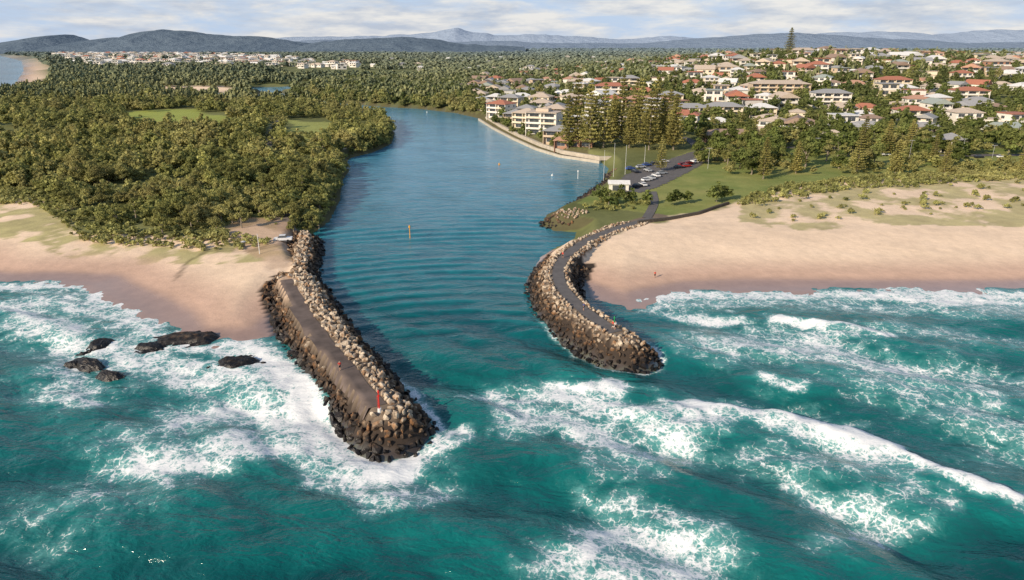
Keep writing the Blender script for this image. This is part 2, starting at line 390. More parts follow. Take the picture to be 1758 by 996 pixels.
ST=[([(-200,480),(0,498),(80,492),(160,498),(225,532),(275,562)],4,1.0),
([(-200,520),(0,530),(60,550),(120,585),(170,600)],5.5,.95),
([(60,515),(180,530),(240,570),(260,610)],6,.85),([(0,590),(80,600)],5,.5),([(-100,640),(60,650)],4,.3),
([(100,670),(160,690),(90,640),(150,610)],5,.78),([(290,600),(380,600),(465,590)],3.5,.95),
([(200,610),(300,640),(420,650),(500,640)],6,.92),([(440,600),(495,655),(550,735),(610,785),(690,803)],4.2,1.2),
([(330,705),(420,690),(520,720)],6.8,.95),([(250,800),(330,795),(420,770),(520,765),(600,800)],5.6,.98),([(300,840),(210,830)],3.5,.6),
([(540,820),(640,840),(730,862)],3.4,.7),([(190,760),(300,740)],5.5,.66),([(700,795),(745,780),(772,748)],2.2,.95),
([(850,682),(960,672),(1050,690)],3.8,.98),([(980,660),(1030,665)],2.6,1.05),([(890,710),(1000,735),(1090,770)],5.4,.9),([(1000,690),(1120,720),(1170,760)],5.6,.86),([(1030,790),(1120,800)],4.5,.62),
([(1170,698),(1280,706),(1400,733),(1520,778),(1620,820),(1705,855)],2.5,1.3),([(1180,718),(1300,722),(1420,757),(1520,795)],3.4,.95),([(1210,690),(1330,690),(1450,720)],3,.55),([(1380,760),(1500,820),(1600,850)],2.8,.62),
([(980,965),(1060,915),(1150,930),(1195,965)],5.4,.92),([(1010,990),(1120,990),(1200,1000)],5,.84),([(1000,845),(1090,860)],3,.64),([(1120,880),(1190,900)],3.6,.7),
([(1400,865),(1500,870),(1545,885)],4.2,.84),([(1440,930),(1530,915)],3.6,.68),([(1360,830),(1440,850)],3.6,.66),
([(1110,514),(1200,506),(1330,505),(1500,505),(1758,508),(2200,520)],4.4,.98),([(1480,503),(1620,517),(1758,520),(1900,530)],3.0,1.1),([(1120,530),(1250,515),(1400,522),(1758,535)],6,.66),
([(1170,540),(1260,550)],3.0,.98),([(1340,550),(1440,563),(1510,578)],2.4,1.2),([(1230,592),(1310,588),(1380,600)],9,.82),([(1400,580),(1470,615),(1580,640)],8,.88),([(1400,570),(1420,600)],4.5,.88),
([(1310,658),(1380,665)],2.2,1.0),([(1500,650),(1650,700),(1758,760)],11,.64),([(1600,630),(1758,660),(1900,700)],9,.6),([(1640,660),(1700,690)],4.5,.74),([(1300,790),(1400,800)],5,.58),([(1520,560),(1758,590)],6,.6),
([(750,640),(700,610)],2,.25),([(60,890),(200,870)],7,.48),([(1150,610),(1170,600)],1.5,.5)]
for px,w,s_ in ST:
    L=P(px);d=dline(Xw,Yw,L)
    foam=np.maximum(foam,s_*np.exp(-(d/w)**2*.75))
    shal=np.maximum(shal,min(1,s_)*np.exp(-(np.maximum(d,0)/(w*1.9+2))**2))
crest=P([(1165,698),(1280,706),(1400,733),(1520,778),(1620,820),(1705,855)])
d=dline(Xw*.6+Xs*.4,Yw*.6+Ys*.4,crest);Zs+=(.35+1.1*fbm(Xs/3.5,Ys/3.5,66,4))*np.exp(-(d/2.3)**2)
d=dline(Xs,Ys,P([(1340,548),(1440,562),(1510,577)]));Zs+=.6*np.exp(-(d/1.8)**2)
d=dline(Xs,Ys,P([(-100,520),(60,550),(130,585)]));Zs+=.6*np.exp(-(d/2.4)**2)
Zs+=np.clip(foam,0,1)*.5*(fbm(Xs/1.8,Ys/1.8,67,3)-.5)
dl_=dline(Xs,Ys,LBW);dr_=dline(Xs,Ys,RBW)
foam=np.maximum(foam,.95*np.exp(-((dl_-7.0)/1.4)**2)*np.maximum(ss((125-Ys)/25),.1)*(.6+.6*fbm(Xs/4,Ys/4,5)))
foam=np.maximum(foam,.85*np.exp(-((dr_-6.4)/1.1)**2)*ss((150-Ys)/20)*(.5+.8*fbm(Xs/3,Ys/3,6)))
river=ss((Ys-100)/70)*((Xs<34)|(Ys>200))*((Xs>-62)|(Ys>200))
rv=np.where(Y>300,1.0,0.0)*(sdf(X,Y,LAND)>0) ;FO=np.zeros(len(X));SH=np.zeros(len(X));Z=np.zeros(len(X))
rv[nm]=river;FO[nm]=foam;SH[nm]=shal;Z[nm]=Zs
water=lk(bpy.data.objects.new('water',npmesh('water',np.stack([X,Y,Z],1),gridfaces(len(gx),len(gy)),[M_water],{'foam':FO,'shallow':SH,'river':rv},True)))
struct(water,"teal ocean with white surf running into a blue river","water")
print('water',time.time()-T0,len(X))
# ------------------------------------------------------------------ draped strips
def resample(L,step):
    out=[L[0]]
    for a,b in zip(L[:-1],L[1:]):
        n=max(1,int(np.hypot(*(b-a))/step))
        for i in range(1,n+1): out.append(a+(b-a)*i/n)
    return np.array(out)
def smooth(L,it=2):
    for _ in range(it):
        q=[L[0]]
        for a,b in zip(L[:-1],L[1:]): q+= [a*.75+b*.25,a*.25+b*.75]
        q.append(L[-1]);L=np.array(q)
    return L
def strip(name,L,w,off,mat,nc=4,step=1.5,lat=0.0,jag=0):
    L=resample(smooth(np.array(L,float)),step)
    tg=np.gradient(L,axis=0);tg/=np.linalg.norm(tg,axis=1)[:,None]+1e-9
    nr=np.stack([-tg[:,1],tg[:,0]],1)
    ww=w*(1+jag*(vn(np.arange(len(L))*.37,np.arange(len(L))*0.0,4)-.5)*2)[:,None]
    V=np.stack([L+nr*(lat+(i/nc-.5)*ww) for i in range(nc+1)],1).reshape(-1,2)
    z=height(V[:,0],V[:,1])[0]
    return lk(bpy.data.objects.new(name,npmesh(name,np.column_stack([V,z+off]),gridfaces(nc+1,len(L)),[mat],None,True)))
def area(name,poly,off,mat,step=1.5):
    x0,y0=poly.min(0);x1,y1=poly.max(0)
    ax=np.arange(x0,x1+step,step);ay=np.arange(y0,y1+step,step)
    XX,YY=np.meshgrid(ax,ay);Fc=gridfaces(len(ax),len(ay))
    XX=XX.ravel();YY=YY.ravel();cx=XX[Fc].mean(1);cy=YY[Fc].mean(1)
    Fc=Fc[inside(cx,cy,poly)]
    z=height(XX,YY)[0]+off
    return lk(bpy.data.objects.new(name,npmesh(name,np.column_stack([XX,YY,z]),Fc,[mat],None,True)))
struct(strip('breakwater_path',LPATH,3.6,.07,M_asph2,jag=.12),"worn asphalt path along the top of the breakwater","path")
struct(strip('breakwater_path',RPATH,2.8,.10,M_asph),"dark asphalt path curving along the breakwater","path")
struct(area('car_park',CARPARK,.12,M_asph),"asphalt car park beside the river","car park")
struct(strip('road',P([(1180,268),(1250,262),(1330,258),(1480,262),(1600,275),(1758,272),(1900,270)],3.6),6,.15,M_asph),"asphalt road behind the park","road")
struct(strip('road',P([(1205,262),(1180,240),(1130,235),(1060,238),(1010,230)],3.6),5,.15,M_asph),"asphalt street between the pines","road")
struct(strip('footpath',P([(1110,376),(1125,350),(1120,330)],3.6),3,.14,M_asph),"asphalt footpath from the car park to the breakwater","path")
# ------------------------------------------------------------------ rocks
def rock_template(i):
    r=random.Random(100+i);bm=bmesh.new()
    for k in range(12):
        v=Vector((r.gauss(0,1),r.gauss(0,1),r.gauss(0,1))).normalized()
        bm.verts.new(Vector((v.x*r.uniform(.85,1.25),v.y*r.uniform(.7,1.1),v.z*r.uniform(.6,.95))))
    ret=bmesh.ops.convex_hull(bm,input=bm.verts)
    bmesh.ops.delete(bm,geom=[g for g in ret['geom_interior'] if isinstance(g,bmesh.types.BMVert)],context='VERTS')
    bmesh.ops.triangulate(bm,faces=bm.faces[:])
    bm.verts.ensure_lookup_table();bm.verts.index_update()
    V=np.array([v.co[:] for v in bm.verts]);Fc=np.array([[v.index for v in f.verts] for f in bm.faces])
    bmesh.ops.bevel(bm,geom=bm.edges[:],offset=.06,segments=1,affect='EDGES')
    me=bpy.data.meshes.new('boulder');bm.to_mesh(me);bm.free()
    me.materials.append(M_rock)
    return me,V,Fc
RT=[rock_template(i) for i in range(14)]
def thin(pts,r):
    cell={};out=[]
    for p in pts:
        k=(int(p[0]//r),int(p[1]//r));ok=True
        for a in (-1,0,1):
            for b in (-1,0,1):
                for q in cell.get((k[0]+a,k[1]+b),()):
                    if (q[0]-p[0])**2+(q[1]-p[1])**2<r*r: ok=False
        if ok: cell.setdefault(k,[]).append(p);out.append(p)
    return out
def bwpts(df,PL,path,pw,wmax,lim,inner,spacing,N):
    x0,y0=PL.min(0)-wmax;x1,y1=PL.max(0)+wmax
    XX=rng.uniform(x0,x1,N);YY=rng.uniform(y0,y1,N)
    d=df(XX,YY);dp=dline(XX,YY,path);hn=height(XX,YY,False)[0]
    m=(d<wmax)&(dp>pw)&((hn<lim)|(d<inner))
    return thin(np.stack([XX[m],YY[m]],1),spacing)
dfl=lambda x,y:np.minimum(dline(x,y,LBW)+.7*(1-ss((y-95)/30)),dline(x,y,LBI)+2.3)
dfr=lambda x,y:dline(x,y,RBW)+.4*(1-ss((y-118)/15))
lpt=bwpts(dfl,np.vstack([LBW,LBI]),LPATH,2.1,7.5,2.2,3.3,.84,120000)
rpt=bwpts(dfr,RBW,RPATH,1.75,6.8,1.3,3.3,.76,150000)
rpt=[p for p in rpt if p[1]<G(1095,380,4)[1]]
gpt=[]
for c0,r0 in ((G(962,383,1),6.5),(G(940,380,.5),4),(G(985,378,1),5)):
    for k in range(160):
        a=random.uniform(0,6.28);q=r0*math.sqrt(random.random());gpt.append((c0[0]+q*math.cos(a),c0[1]+q*math.sin(a)*.7))
gpt=thin(gpt,1.0)
bank=P([(985,352),(1005,337),(1030,318),(1045,300)],0)
for k in range(200):
    i=random.randrange(len(bank)-1);t=random.random();q=bank[i]*(1-t)+bank[i+1]*t;gpt.append((q[0]+random.gauss(0,1.3),q[1]+random.gauss(0,1.3)))
rocks=[]
for L,lo_s,hi_s in ((lpt,.40,1.02),(rpt,.36,.80),(gpt,.45,.85)):
    A=np.array(L);h=height(A[:,0],A[:,1])[0]
    for (x,y),z in zip(A,h):
        z=max(z,-.6);s_=random.uniform(lo_s,hi_s)*(.78 if z>3.5 else 1)
        rocks.append((x,y,z+s_*.2,s_))
rocks.sort(key=lambda r:r[0]**2+r[1]**2-r[2]*60)
for i,(x,y,z,s_) in enumerate(rocks[:290]):
    o=bpy.data.objects.new('boulder',RT[i%14][0]);o.location=(x,y,z)
    o.rotation_euler=(random.uniform(0,6),random.uniform(0,6),random.uniform(0,6));o.scale=(s_*random.uniform(.85,1.3),s_,s_*random.uniform(.75,1.15));lk(o)
    top(o,"angular brown armour boulder on the breakwater" if z>1.6 else "dark wet armour boulder at the waterline","boulder","boulders armouring the breakwater")
VV=[];FF=[];base=0
for i,(x,y,z,s_) in enumerate(rocks[290:]):
    me,V,Fc=RT[i%14];R=np.array(Euler((random.uniform(0,6),random.uniform(0,6),random.uniform(0,6))).to_matrix())
    VV.append((V*s_*random.uniform(.9,1.2))@R.T+np.array((x,y,z)));FF.append(Fc+base);base+=len(V)
rp=lk(bpy.data.objects.new('breakwater_rocks',npmesh('breakwater_rocks',np.vstack(VV),np.vstack(FF),[M_rock])))
rp["kind"]="stuff";top(rp,"piled tan and dark rocks covering both breakwaters","rocks")
print('rocks',len(rocks),time.time()-T0)
def reef(px,py,rx,ry,hh,seed,ang=0):
    x,y=G(px,py,.4);n=46
    a=np.linspace(-1,1,n);A,B=np.meshgrid(a,a)
    r=np.hypot(A,B)*(1+.55*(fbm(A*2.4+9,B*2.4+seed,seed)-.5)*2)
    h=hh*.34*np.clip((1-ss(r/.95))*1.9,0,1)*(.6+.5*fbm(A*3+3,B*3+seed,seed+3,3)+.3*np.abs(fbm(A*7,B*7,seed+9,3)-.5)*2)-.5*ss(r)
    ca,sa=math.cos(ang),math.sin(ang);LX=A*rx;LY=B*ry
    V=np.stack([LX*ca-LY*sa,LX*sa+LY*ca,h],-1).reshape(-1,3)
    o=lk(bpy.data.objects.new('reef_rock',npmesh('reef_rock',V,gridfaces(n,n),[M_reef],None,False)));o.location=(x,y,-.05)
    return o
for a in ((318,580,9.5,5,3.8,1,.2),(258,592,4.6,3.2,2.4,2,0),(405,620,5.8,3.6,3.2,3,.3),(172,588,3.4,3.6,2.6,4,.2),(150,622,5.2,2.6,2.8,5,-.5),(186,642,4.6,2.4,3.0,6,-.3),(125,622,2,1.8,2.0,8,0)):
    top(reef(*a),"low dark reef rock with surf washing around it","rock","rocks in the surf")
# ------------------------------------------------------------------ trees
def tube(pts,rad,ns=6):
    V=[];Fc=[]
    for (p,r) in zip(pts,rad):
        for k in range(ns):
            a=2*math.pi*k/ns;V.append((p[0]+r*math.cos(a),p[1]+r*math.sin(a),p[2]))
    for i in range(len(pts)-1):
        for k in range(ns):
            a=i*ns+k;b=i*ns+(k+1)%ns;Fc.append((a,b,b+ns,a+ns))
    return np.array(V,float),np.array(Fc)
def merge(parts):
    V=[];Fc=[];b=0
    for v,f in parts: V.append(v);Fc.append(f+b);b+=len(v)
    return np.vstack(V),np.vstack(Fc)
def leaves(C,N,S,r):
    n=len(C)
    t=r.normal(size=(n,3));t-= (t*N).sum(1)[:,None]*N;t/=np.linalg.norm(t,axis=1)[:,None]+1e-9
    b=np.cross(N,t)
    S=S[:,None]
    j=lambda:r.uniform(.6,1.15,(n,1))
    V=np.stack([C-t*S*j(),C-b*S*j(),C+t*S*j(),C+b*S*j()],1).reshape(-1,3)
    return V,np.arange(4*n).reshape(-1,4)
def crown(seed,nl,n,leaf,W,Hb,Ht,rl=(.28,.42)):
    r=np.random.default_rng(seed)
    a=r.uniform(0,6.28,nl);q=W*.62*np.sqrt(r.uniform(0,1,nl));q[0]=0
    R=W*r.uniform(*rl,nl)
    cz=Hb+(Ht-Hb)*(.25+.55*r.uniform(0,1,nl))*(1-.35*(q/W)**2);cz[0]=Ht-R[0]*.8
    Cc=np.stack([q*np.cos(a),q*np.sin(a),cz],1)
    li=r.integers(0,nl,n)
    d=r.normal(size=(n,3));d/=np.linalg.norm(d,axis=1)[:,None]
    d[:,2]=np.where(d[:,2]<-.35,-d[:,2],d[:,2])
    rr=R[li]*(1-.5*r.uniform(0,1,n)**2)*(1+.22*r.normal(size=n))
    C=Cc[li]+d*rr[:,None]*np.array((1,1,.75))
    N=d+r.normal(size=(n,3))*.55+np.array((0,0,.3));N/=np.linalg.norm(N,axis=1)[:,None]
    V,Fc=leaves(C,N,leaf*r.uniform(.6,1.3,n),r)
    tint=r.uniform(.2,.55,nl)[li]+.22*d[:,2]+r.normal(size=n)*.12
    return V,Fc,np.repeat(np.clip(tint,0,1),4),Cc
def coastal(seed,n,leaf,W,Ht):
    V,Fc,t,Cc=crown(seed,14,n,leaf,W,Ht*.1,Ht,(.22,.40))
    r=random.Random(seed)
    parts=[tube([(0,0,-.6),(.1,.05,Ht*.25),(.2,-.1,Ht*.5),(0,0,Ht*.75)],[.3,.24,.16,.07])]
    for c_ in Cc[1:6]:
        z=Ht*r.uniform(.15,.4);parts.append(tube([(0.1,0,z),(c_[0]*.5,c_[1]*.5,(z+c_[2])/2),tuple(c_)],[.14,.09,.04],5))
    return V,Fc,t,merge(parts)
def norfolk(seed,n,leaf,Ht):
    r=np.random.default_rng(seed)
    C=[];N=[];S=[];T=[];parts=[tube([(0,0,-.6),(0,0,Ht*.5),(0,0,Ht)],[.42,.25,.04])]
    nt=16
    for i in range(nt):
        z=Ht*(.12+.86*i/(nt-1));Rr=(Ht*.22)*(1-(i/(nt-1)))**.6*r.uniform(.7,1.1)+.4
        nb=8 if i<10 else 6
        for k in range(nb):
            a=2*math.pi*k/nb+r.uniform(-.25,.25)+i;L=Rr*r.uniform(.65,1.15)
            if i%3==0 and i<11:parts.append(tube([(0,0,z),(L*.9*math.cos(a),L*.9*math.sin(a),z+.1*L)],[.08,.03],4))
            m=max(3,int(n/nt/nb*(1.4-i/nt)))
            for q in r.uniform(.1,1,m):
                C.append((L*q*math.cos(a)+r.normal()*.3,L*q*math.sin(a)+r.normal()*.3,z+.14*L*q*q+r.normal()*.22))
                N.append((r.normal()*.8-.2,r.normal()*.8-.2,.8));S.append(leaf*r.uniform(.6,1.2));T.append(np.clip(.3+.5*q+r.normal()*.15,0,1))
    C=np.array(C);N=np.array(N);N/=np.linalg.norm(N,axis=1)[:,None]
    V,Fc=leaves(C,N,np.array(S),r)
    return V,Fc,np.repeat(T,4),merge(parts)
def tt(name,data,mat):
    V,Fc,t,(TV,TF)=data
    return (npmesh(name+'_crown',V,Fc,[mat],{'tint':t}),npmesh(name+'_trunk',TV,TF,[M_bark],None,True))
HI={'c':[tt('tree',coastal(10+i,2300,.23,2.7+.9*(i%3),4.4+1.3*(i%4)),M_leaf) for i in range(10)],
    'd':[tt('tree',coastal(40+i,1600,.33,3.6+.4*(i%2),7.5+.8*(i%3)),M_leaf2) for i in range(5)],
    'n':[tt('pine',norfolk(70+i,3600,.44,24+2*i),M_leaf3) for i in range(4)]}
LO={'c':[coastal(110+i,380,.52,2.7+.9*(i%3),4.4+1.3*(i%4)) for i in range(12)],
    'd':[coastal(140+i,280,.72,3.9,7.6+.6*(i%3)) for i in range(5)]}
def add_tree(kind,x,y,z,s_,label,cat,grp,nm='tree'):
    cm,tm=random.choice(HI[kind])
    e=bpy.data.objects.new(nm,None);e.location=(x,y,z);e.rotation_euler=(0,0,random.uniform(0,6.28));e.scale=(s_,s_,s_*random.uniform(.85,1.12));e.empty_display_size=.5;lk(e)
    for n_,m_ in (('trunk',tm),('crown',cm)):
        o=bpy.data.objects.new(n_,m_);o.parent=e;lk(o)
    top(e,label,cat,grp);return e
def region(px,x0,x1,y0,y1,sp_,jit=.5):
    ax=np.arange(x0,x1,sp_);ay=np.arange(y0,y1,sp_)
    XX,YY=np.meshgrid(ax,ay);XX=XX.ravel();YY=YY.ravel()
    XX=XX+rng.uniform(-jit,jit,len(XX))*sp_;YY=YY+rng.uniform(-jit,jit,len(YY))*sp_
    a,b=proj(XX,YY,4.0+0*XX);m=(a>-400)&(a<2200)
    XX=XX[m];YY=YY[m];h,l_,r_=height(XX,YY)
    u,v=proj(XX,YY,h);m=inside(u,v,np.array(px,float))&(h>.6)
    return XX[m],YY[m],h[m],l_[m],r_[m],u[m],v[m]
TR=[]
def addp(kind,R,keep=1.0,s0=.8,s1=1.15,excl=(),gap=0):
    XX,YY,h,l_,r_,u,v=R
    ok=rng.uniform(0,1,len(XX))<keep
    if gap: ok&=(fbm(XX/16,YY/16,88,4)>gap)|(r_<14)
    wu=u+14*(fbm(XX/12,YY/12,95)-.5)*2;wv_=v+7*(fbm(XX/12,YY/12,96)-.5)*2
    for pg in excl: ok&=~inside(wu,wv_,np.array(pg,float))
    q=fbm(XX/26,YY/26,89,4)
    for x,y,z,a,b,w in zip(XX[ok],YY[ok],h[ok],u[ok],v[ok],q[ok]):
        k=min(1,max(0,(w-.3)/.4));k=.5*k+.5*random.random();TR.append((kind,x,y,z,s0+(s1-s0)*k,a,b))
FOR=[(-200,328),(0,326),(70,328),(110,350),(150,385),(250,402),(340,392),(400,378),(440,375),(500,394),(535,398),(572,380),(590,340),(596,298),
     (606,280),(645,263),(680,246),(684,226),(655,205),(615,192),(520,185),(430,181),(370,172),(280,164),(100,150),(58,135),(20,168),(-20,195),(-200,230)]
ex=[FIELD1,FIELD2,[(452,210),(474,210),(476,275),(454,275)],[(365,415),(400,372),(500,375),(525,400),(520,440)]]
addp('c',region(FOR,-330,-30,170,330,3.5),.95,.38,1.3,ex,.41)
addp('c',region(FOR,-560,-30,330,900,4.9),.95,.42,1.4,ex,.41)
R=region([(560,400),(575,345),(580,300),(600,265),(660,235),(640,205),(700,200),(700,270),(600,300),(600,400)],-150,0,200,560,3.4)
m=(R[4]<11);addp('c',tuple(a[m] for a in R),1,.6,1.0)
addp('d',region([(500,178),(560,183),(620,186),(700,187),(800,195),(830,196),(815,150),(830,120),(640,125),(500,150)],-260,60,560,1100,7.5),.95,.7,1.3)
for k in range(170):
    a=random.uniform(520,830);b=176+ (a-520)/310*18+random.uniform(-14,4)
    x,y,z=GT(a,b)
    if z>.6: TR.append(('c',x,y,z,random.uniform(1.0,1.7),a,b))
SUB=[(790,185),(812,140),(850,126),(960,120),(1100,106),(1240,96),(1380,84),(1758,94),(1950,98),(1950,250),(1700,240),(1500,236),(1300,240),(1200,246),(1130,225),(1000,232),(880,216),(810,190)]
TSUB=region(SUB,-60,1000,330,1300,7.5)
HS=[]
ang=math.radians(14);ca,sa=math.cos(ang),math.sin(ang)
for i in range(-60,70):
    for j in range(0,70):
        lx=i*22.5+random.uniform(-4,4);ly=j*29+random.uniform(-5,5)+(4 if j%2 else -3)
        HS.append((lx*ca-ly*sa+100,lx*sa+ly*ca+300))
HS=np.array(HS);m=(HS[:,1]>330)&(HS[:,1]<1250)&(HS[:,0]>-70)&(HS[:,0]<1100);HS=HS[m]
h,l_,r_=height(HS[:,0],HS[:,1]);u,v=proj(HS[:,0],HS[:,1],h)
m=inside(u,v,np.array(SUB,float))&(r_>20)&(l_>60)&(u<1850);HS=np.column_stack([HS,h])[m];hu=u[m];hv=v[m]
BIG=[(840,190,15,12,2,1,-.35),(862,200,17,13,3,0,-.6),(886,210,14,12,2,2,-.3),(908,219,16,12,3,1,-.6),(935,229,19,13,4,0,-.35),(962,243,16,12,2,2,-.3),(986,250,20,10,1,3,-.2),
     (852,178,16,12,2,0,-.2),(878,187,18,12,3,1,-.4),(904,200,14,12,2,5,-.2),(955,210,16,12,3,2,-.3),(1005,218,18,12,2,1,-.2),(1025,200,18,12,3,0,-.1),(826,172,14,12,2,5,-.3),(930,190,18,12,2,4,-.1),
     (1048,166,28,14,3,0,-.1),(1080,152,18,11,3,1,-.1),(1110,184,34,12,2,3,-.05),(1335,164,46,16,3,2,-.12),(1422,182,26,13,3,0,-.1),(1262,240,36,12,1,3,-.05),(1240,198,26,12,2,1,-.2),
     (1180,200,28,13,2,0,-.1),(1376,96,30,14,2,0,0),(905,165,16,12,2,0,-.2),(1626,260,11,9,2,0,-.15),(1425,254,12,9,2,4,-.1),(990,150,20,12,2,5,-.2),(1305,200,18,12,2,1,-.1),(1150,176,20,12,2,1,-.2),
     (1530,150,26,13,2,1,-.1),(1660,170,24,13,2,0,-.1),(1560,205,20,12,2,5,-.15)]
BIGW=[]
for b in BIG:
    x,y,z=GT(b[0],b[1]);BIGW.append((x,y,z)+b[2:])
BX=np.array([(b[0],b[1]) for b in BIGW])
d=np.min(np.hypot(HS[:,None,0]-BX[None,:,0],HS[:,None,1]-BX[None,:,1]),1)
keep=(d>22)&(rng.uniform(0,1,len(HS))<np.where((hu<1120)&(hv<142),.45,.76))
HS=HS[keep];hu=hu[keep];hv=hv[keep]
allb=np.vstack([HS[:,:2],BX])
XX,YY,h,l_,r_,u,v=TSUB
dm=np.full(len(XX),1e9)
for bx,by in allb: dm=np.minimum(dm,np.hypot(XX-bx,(YY-by)*.9))
dmb=np.full(len(XX),1e9)
for bx,by in BX: dmb=np.minimum(dmb,np.hypot(XX-bx,(YY-by+4)*.8))
ok=(dm>9.8)&(dmb>12)&(rng.uniform(0,1,len(XX))<.85)
for x,y,z,a,b in zip(XX[ok],YY[ok],h[ok],u[ok],v[ok]): TR.append(('d' if random.random()<.75 else 'c',x,y,z,random.uniform(.5,1.25),a,b))
def one(kind,px,py,s_):
    x,y,z=GT(px,py);TR.append((kind,x,y,z,s_,px,py))
for q in [(1290,300,1.5),(1225,275,1.6),(1245,278,1.4),(1270,290,1.3),(1340,284,1.2),(1365,296,1),(1310,300,1.2),(1475,292,1.1),(1440,290,1.2),(1500,284,1.2),(1650,280,1.2),
          (1045,352,.8),(1065,350,.75),(1025,350,.7),(1085,348,.65),(1110,352,.6),(1160,352,.7),(1180,350,.65),(1230,347,.8),(1245,344,.75),(1055,358,.5),(1035,345,.7),(1150,354,.6),(1222,350,.6)]: one('d',*q)
for k in range(160):
    a=random.uniform(1195,1780);b=random.uniform(244,268) if random.random()<.65 else random.uniform(262,290)
    one('d' if random.random()<.6 else 'c',a,b,random.uniform(.8,1.6))
for k in range(80):
    one('c',random.uniform(1250,1780),random.uniform(284,300),random.uniform(.4,.8))
for k in range(55): 
    one('d',random.uniform(835,1010),random.uniform(200,258),random.uniform(.5,.95))
TR=[t for t in TR if not (t[3]<.6)]
for q in [(330,395,.9),(372,392,.9),(415,392,.85),(505,400,.9),(530,398,.9),(548,392,.8),(280,402,.8),(400,385,.8)]: one('c',*q)
TR.sort(key=lambda t:(0 if (-20<t[5]<1780) else 1, (t[1]**2+t[2]**2)/(t[4]**2)))
hi_=TR[:292];lo_=TR[292:]
for k,x,y,z,s_,a,b in hi_:
    lab="olive-green coastal tree in the dune woodland" if k=='c' else "dark green leafy tree on the park grass"
    add_tree(k,x,y,z-.1,s_,lab,"tree","coastal woodland trees" if k=='c' else "trees in the riverside park")
def stuff_trees(name,lst,lib,mat,label):
    VV=[];FF=[];TT=[];base=0;by={}
    for t in lst: by.setdefault(random.randrange(len(lib)),[]).append(t)
    for i,L in by.items():
        V,Fc,tint=lib[i][:3]
        A=np.array([(t[1],t[2],t[3],t[4]) for t in L]);n=len(A)
        th=rng.uniform(0,6.28,n);c_=np.cos(th)[:,None];s_=np.sin(th)[:,None]
        vx=V[None,:,0]*c_-V[None,:,1]*s_;vy=V[None,:,0]*s_+V[None,:,1]*c_
        sc=A[:,3][:,None];zs=sc*rng.uniform(.8,1.25,n)[:,None]
        W=np.stack([vx*sc+A[:,0][:,None],vy*sc+A[:,1][:,None],V[None,:,2]*zs+A[:,2][:,None]],-1).reshape(-1,3)
        Fa=(Fc[None]+(np.arange(n)*len(V))[:,None,None]).reshape(-1,4)+base
        VV.append(W);FF.append(Fa);TT.append((np.clip(tint[None]+rng.normal(0,.18,n)[:,None],0,1)).ravel());base+=len(W)
    o=lk(bpy.data.objects.new(name,npmesh(name,np.vstack(VV),np.vstack(FF),[mat],{'tint':np.concatenate(TT)})))
    o["kind"]="stuff";top(o,label,"woodland");return o
stuff_trees('coastal_woodland',[t for t in lo_ if t[0]=='c'],LO['c'],M_leaf,"dense olive-green coastal woodland behind the beach")
stuff_trees('town_trees',[t for t in lo_ if t[0]=='d'],LO['d'],M_leaf2,"dark green trees between the houses and on the river bank")
print('trees',len(TR),time.time()-T0)
PN=[(975,256),(990,252),(1012,256),(1020,246),(1036,254),(1050,246),(1066,244),(1080,254),(1098,246),(1114,258),(1124,240),(1136,254),(1146,248),(1156,258),(1052,236),(1090,236),(1134,294),
    (1520,268),(1480,262),(1560,262),(1600,285),(1366,298),(1470,298),(1536,300),(1310,308),(1620,300),(1752,300)]
for i,(a,b) in enumerate(PN):
    x,y,z=GT(a,b)
    big=i<16
    add_tree('n',x,y,z-.1,random.uniform(.95,1.28) if big else random.uniform(.45,.7),"tall conical pine with tiered branches by the river" if big else "young conical pine on the park grass","pine tree","conical pines near the river",'pine_tree')
x,y,z=GT(1354,97);add_tree('n',x,y,z-.1,1.3,"very tall dark pine on the hilltop","pine tree",None,'pine_tree')
SLIB=[crown(200+i,5,60,.42,1.6,.1,1.6,(.35,.6))[:3] for i in range(4)]
sl_=[]
for px,spc,kp in (([(-200,322),(0,322),(70,325),(110,348),(150,382),(250,400),(340,390),(400,400),(470,418),(400,432),(330,430),(215,424),(130,412),(95,374),(60,352),(-200,350)],1.8,.7),
            (FOR,3.4,.8),
            ([(1262,352),(1290,338),(1340,322),(1450,308),(1600,296),(1758,288),(1950,284),(1950,305),(1758,309),(1600,317),(1450,327),(1340,341),(1290,352)],2.1,.95),
            ([(1000,358),(1040,330),(1100,335),(1120,352),(1060,366),(1020,372)],2.2,.4),([(1250,330),(1400,300),(1758,286),(1950,286),(1950,296),(1600,302),(1340,326)],5,.25),
            ([(1270,352),(1450,325),(1758,312),(1758,362),(1560,372),(1400,385),(1290,378)],3.2,.16)):
    lf=px[0][0]<500
    R=region(px,-400 if lf else 20,-30 if lf else 330,150,430,spc)
    for x,y,z in zip(*R[:3]):
        if random.random()<kp: sl_.append(('s',x,y,z,random.uniform(.4,1.15)))
o=stuff_trees('dune_scrub',sl_,SLIB,M_scrub,"low yellow-green dune scrub at the beach edge");o["category"]="scrub"
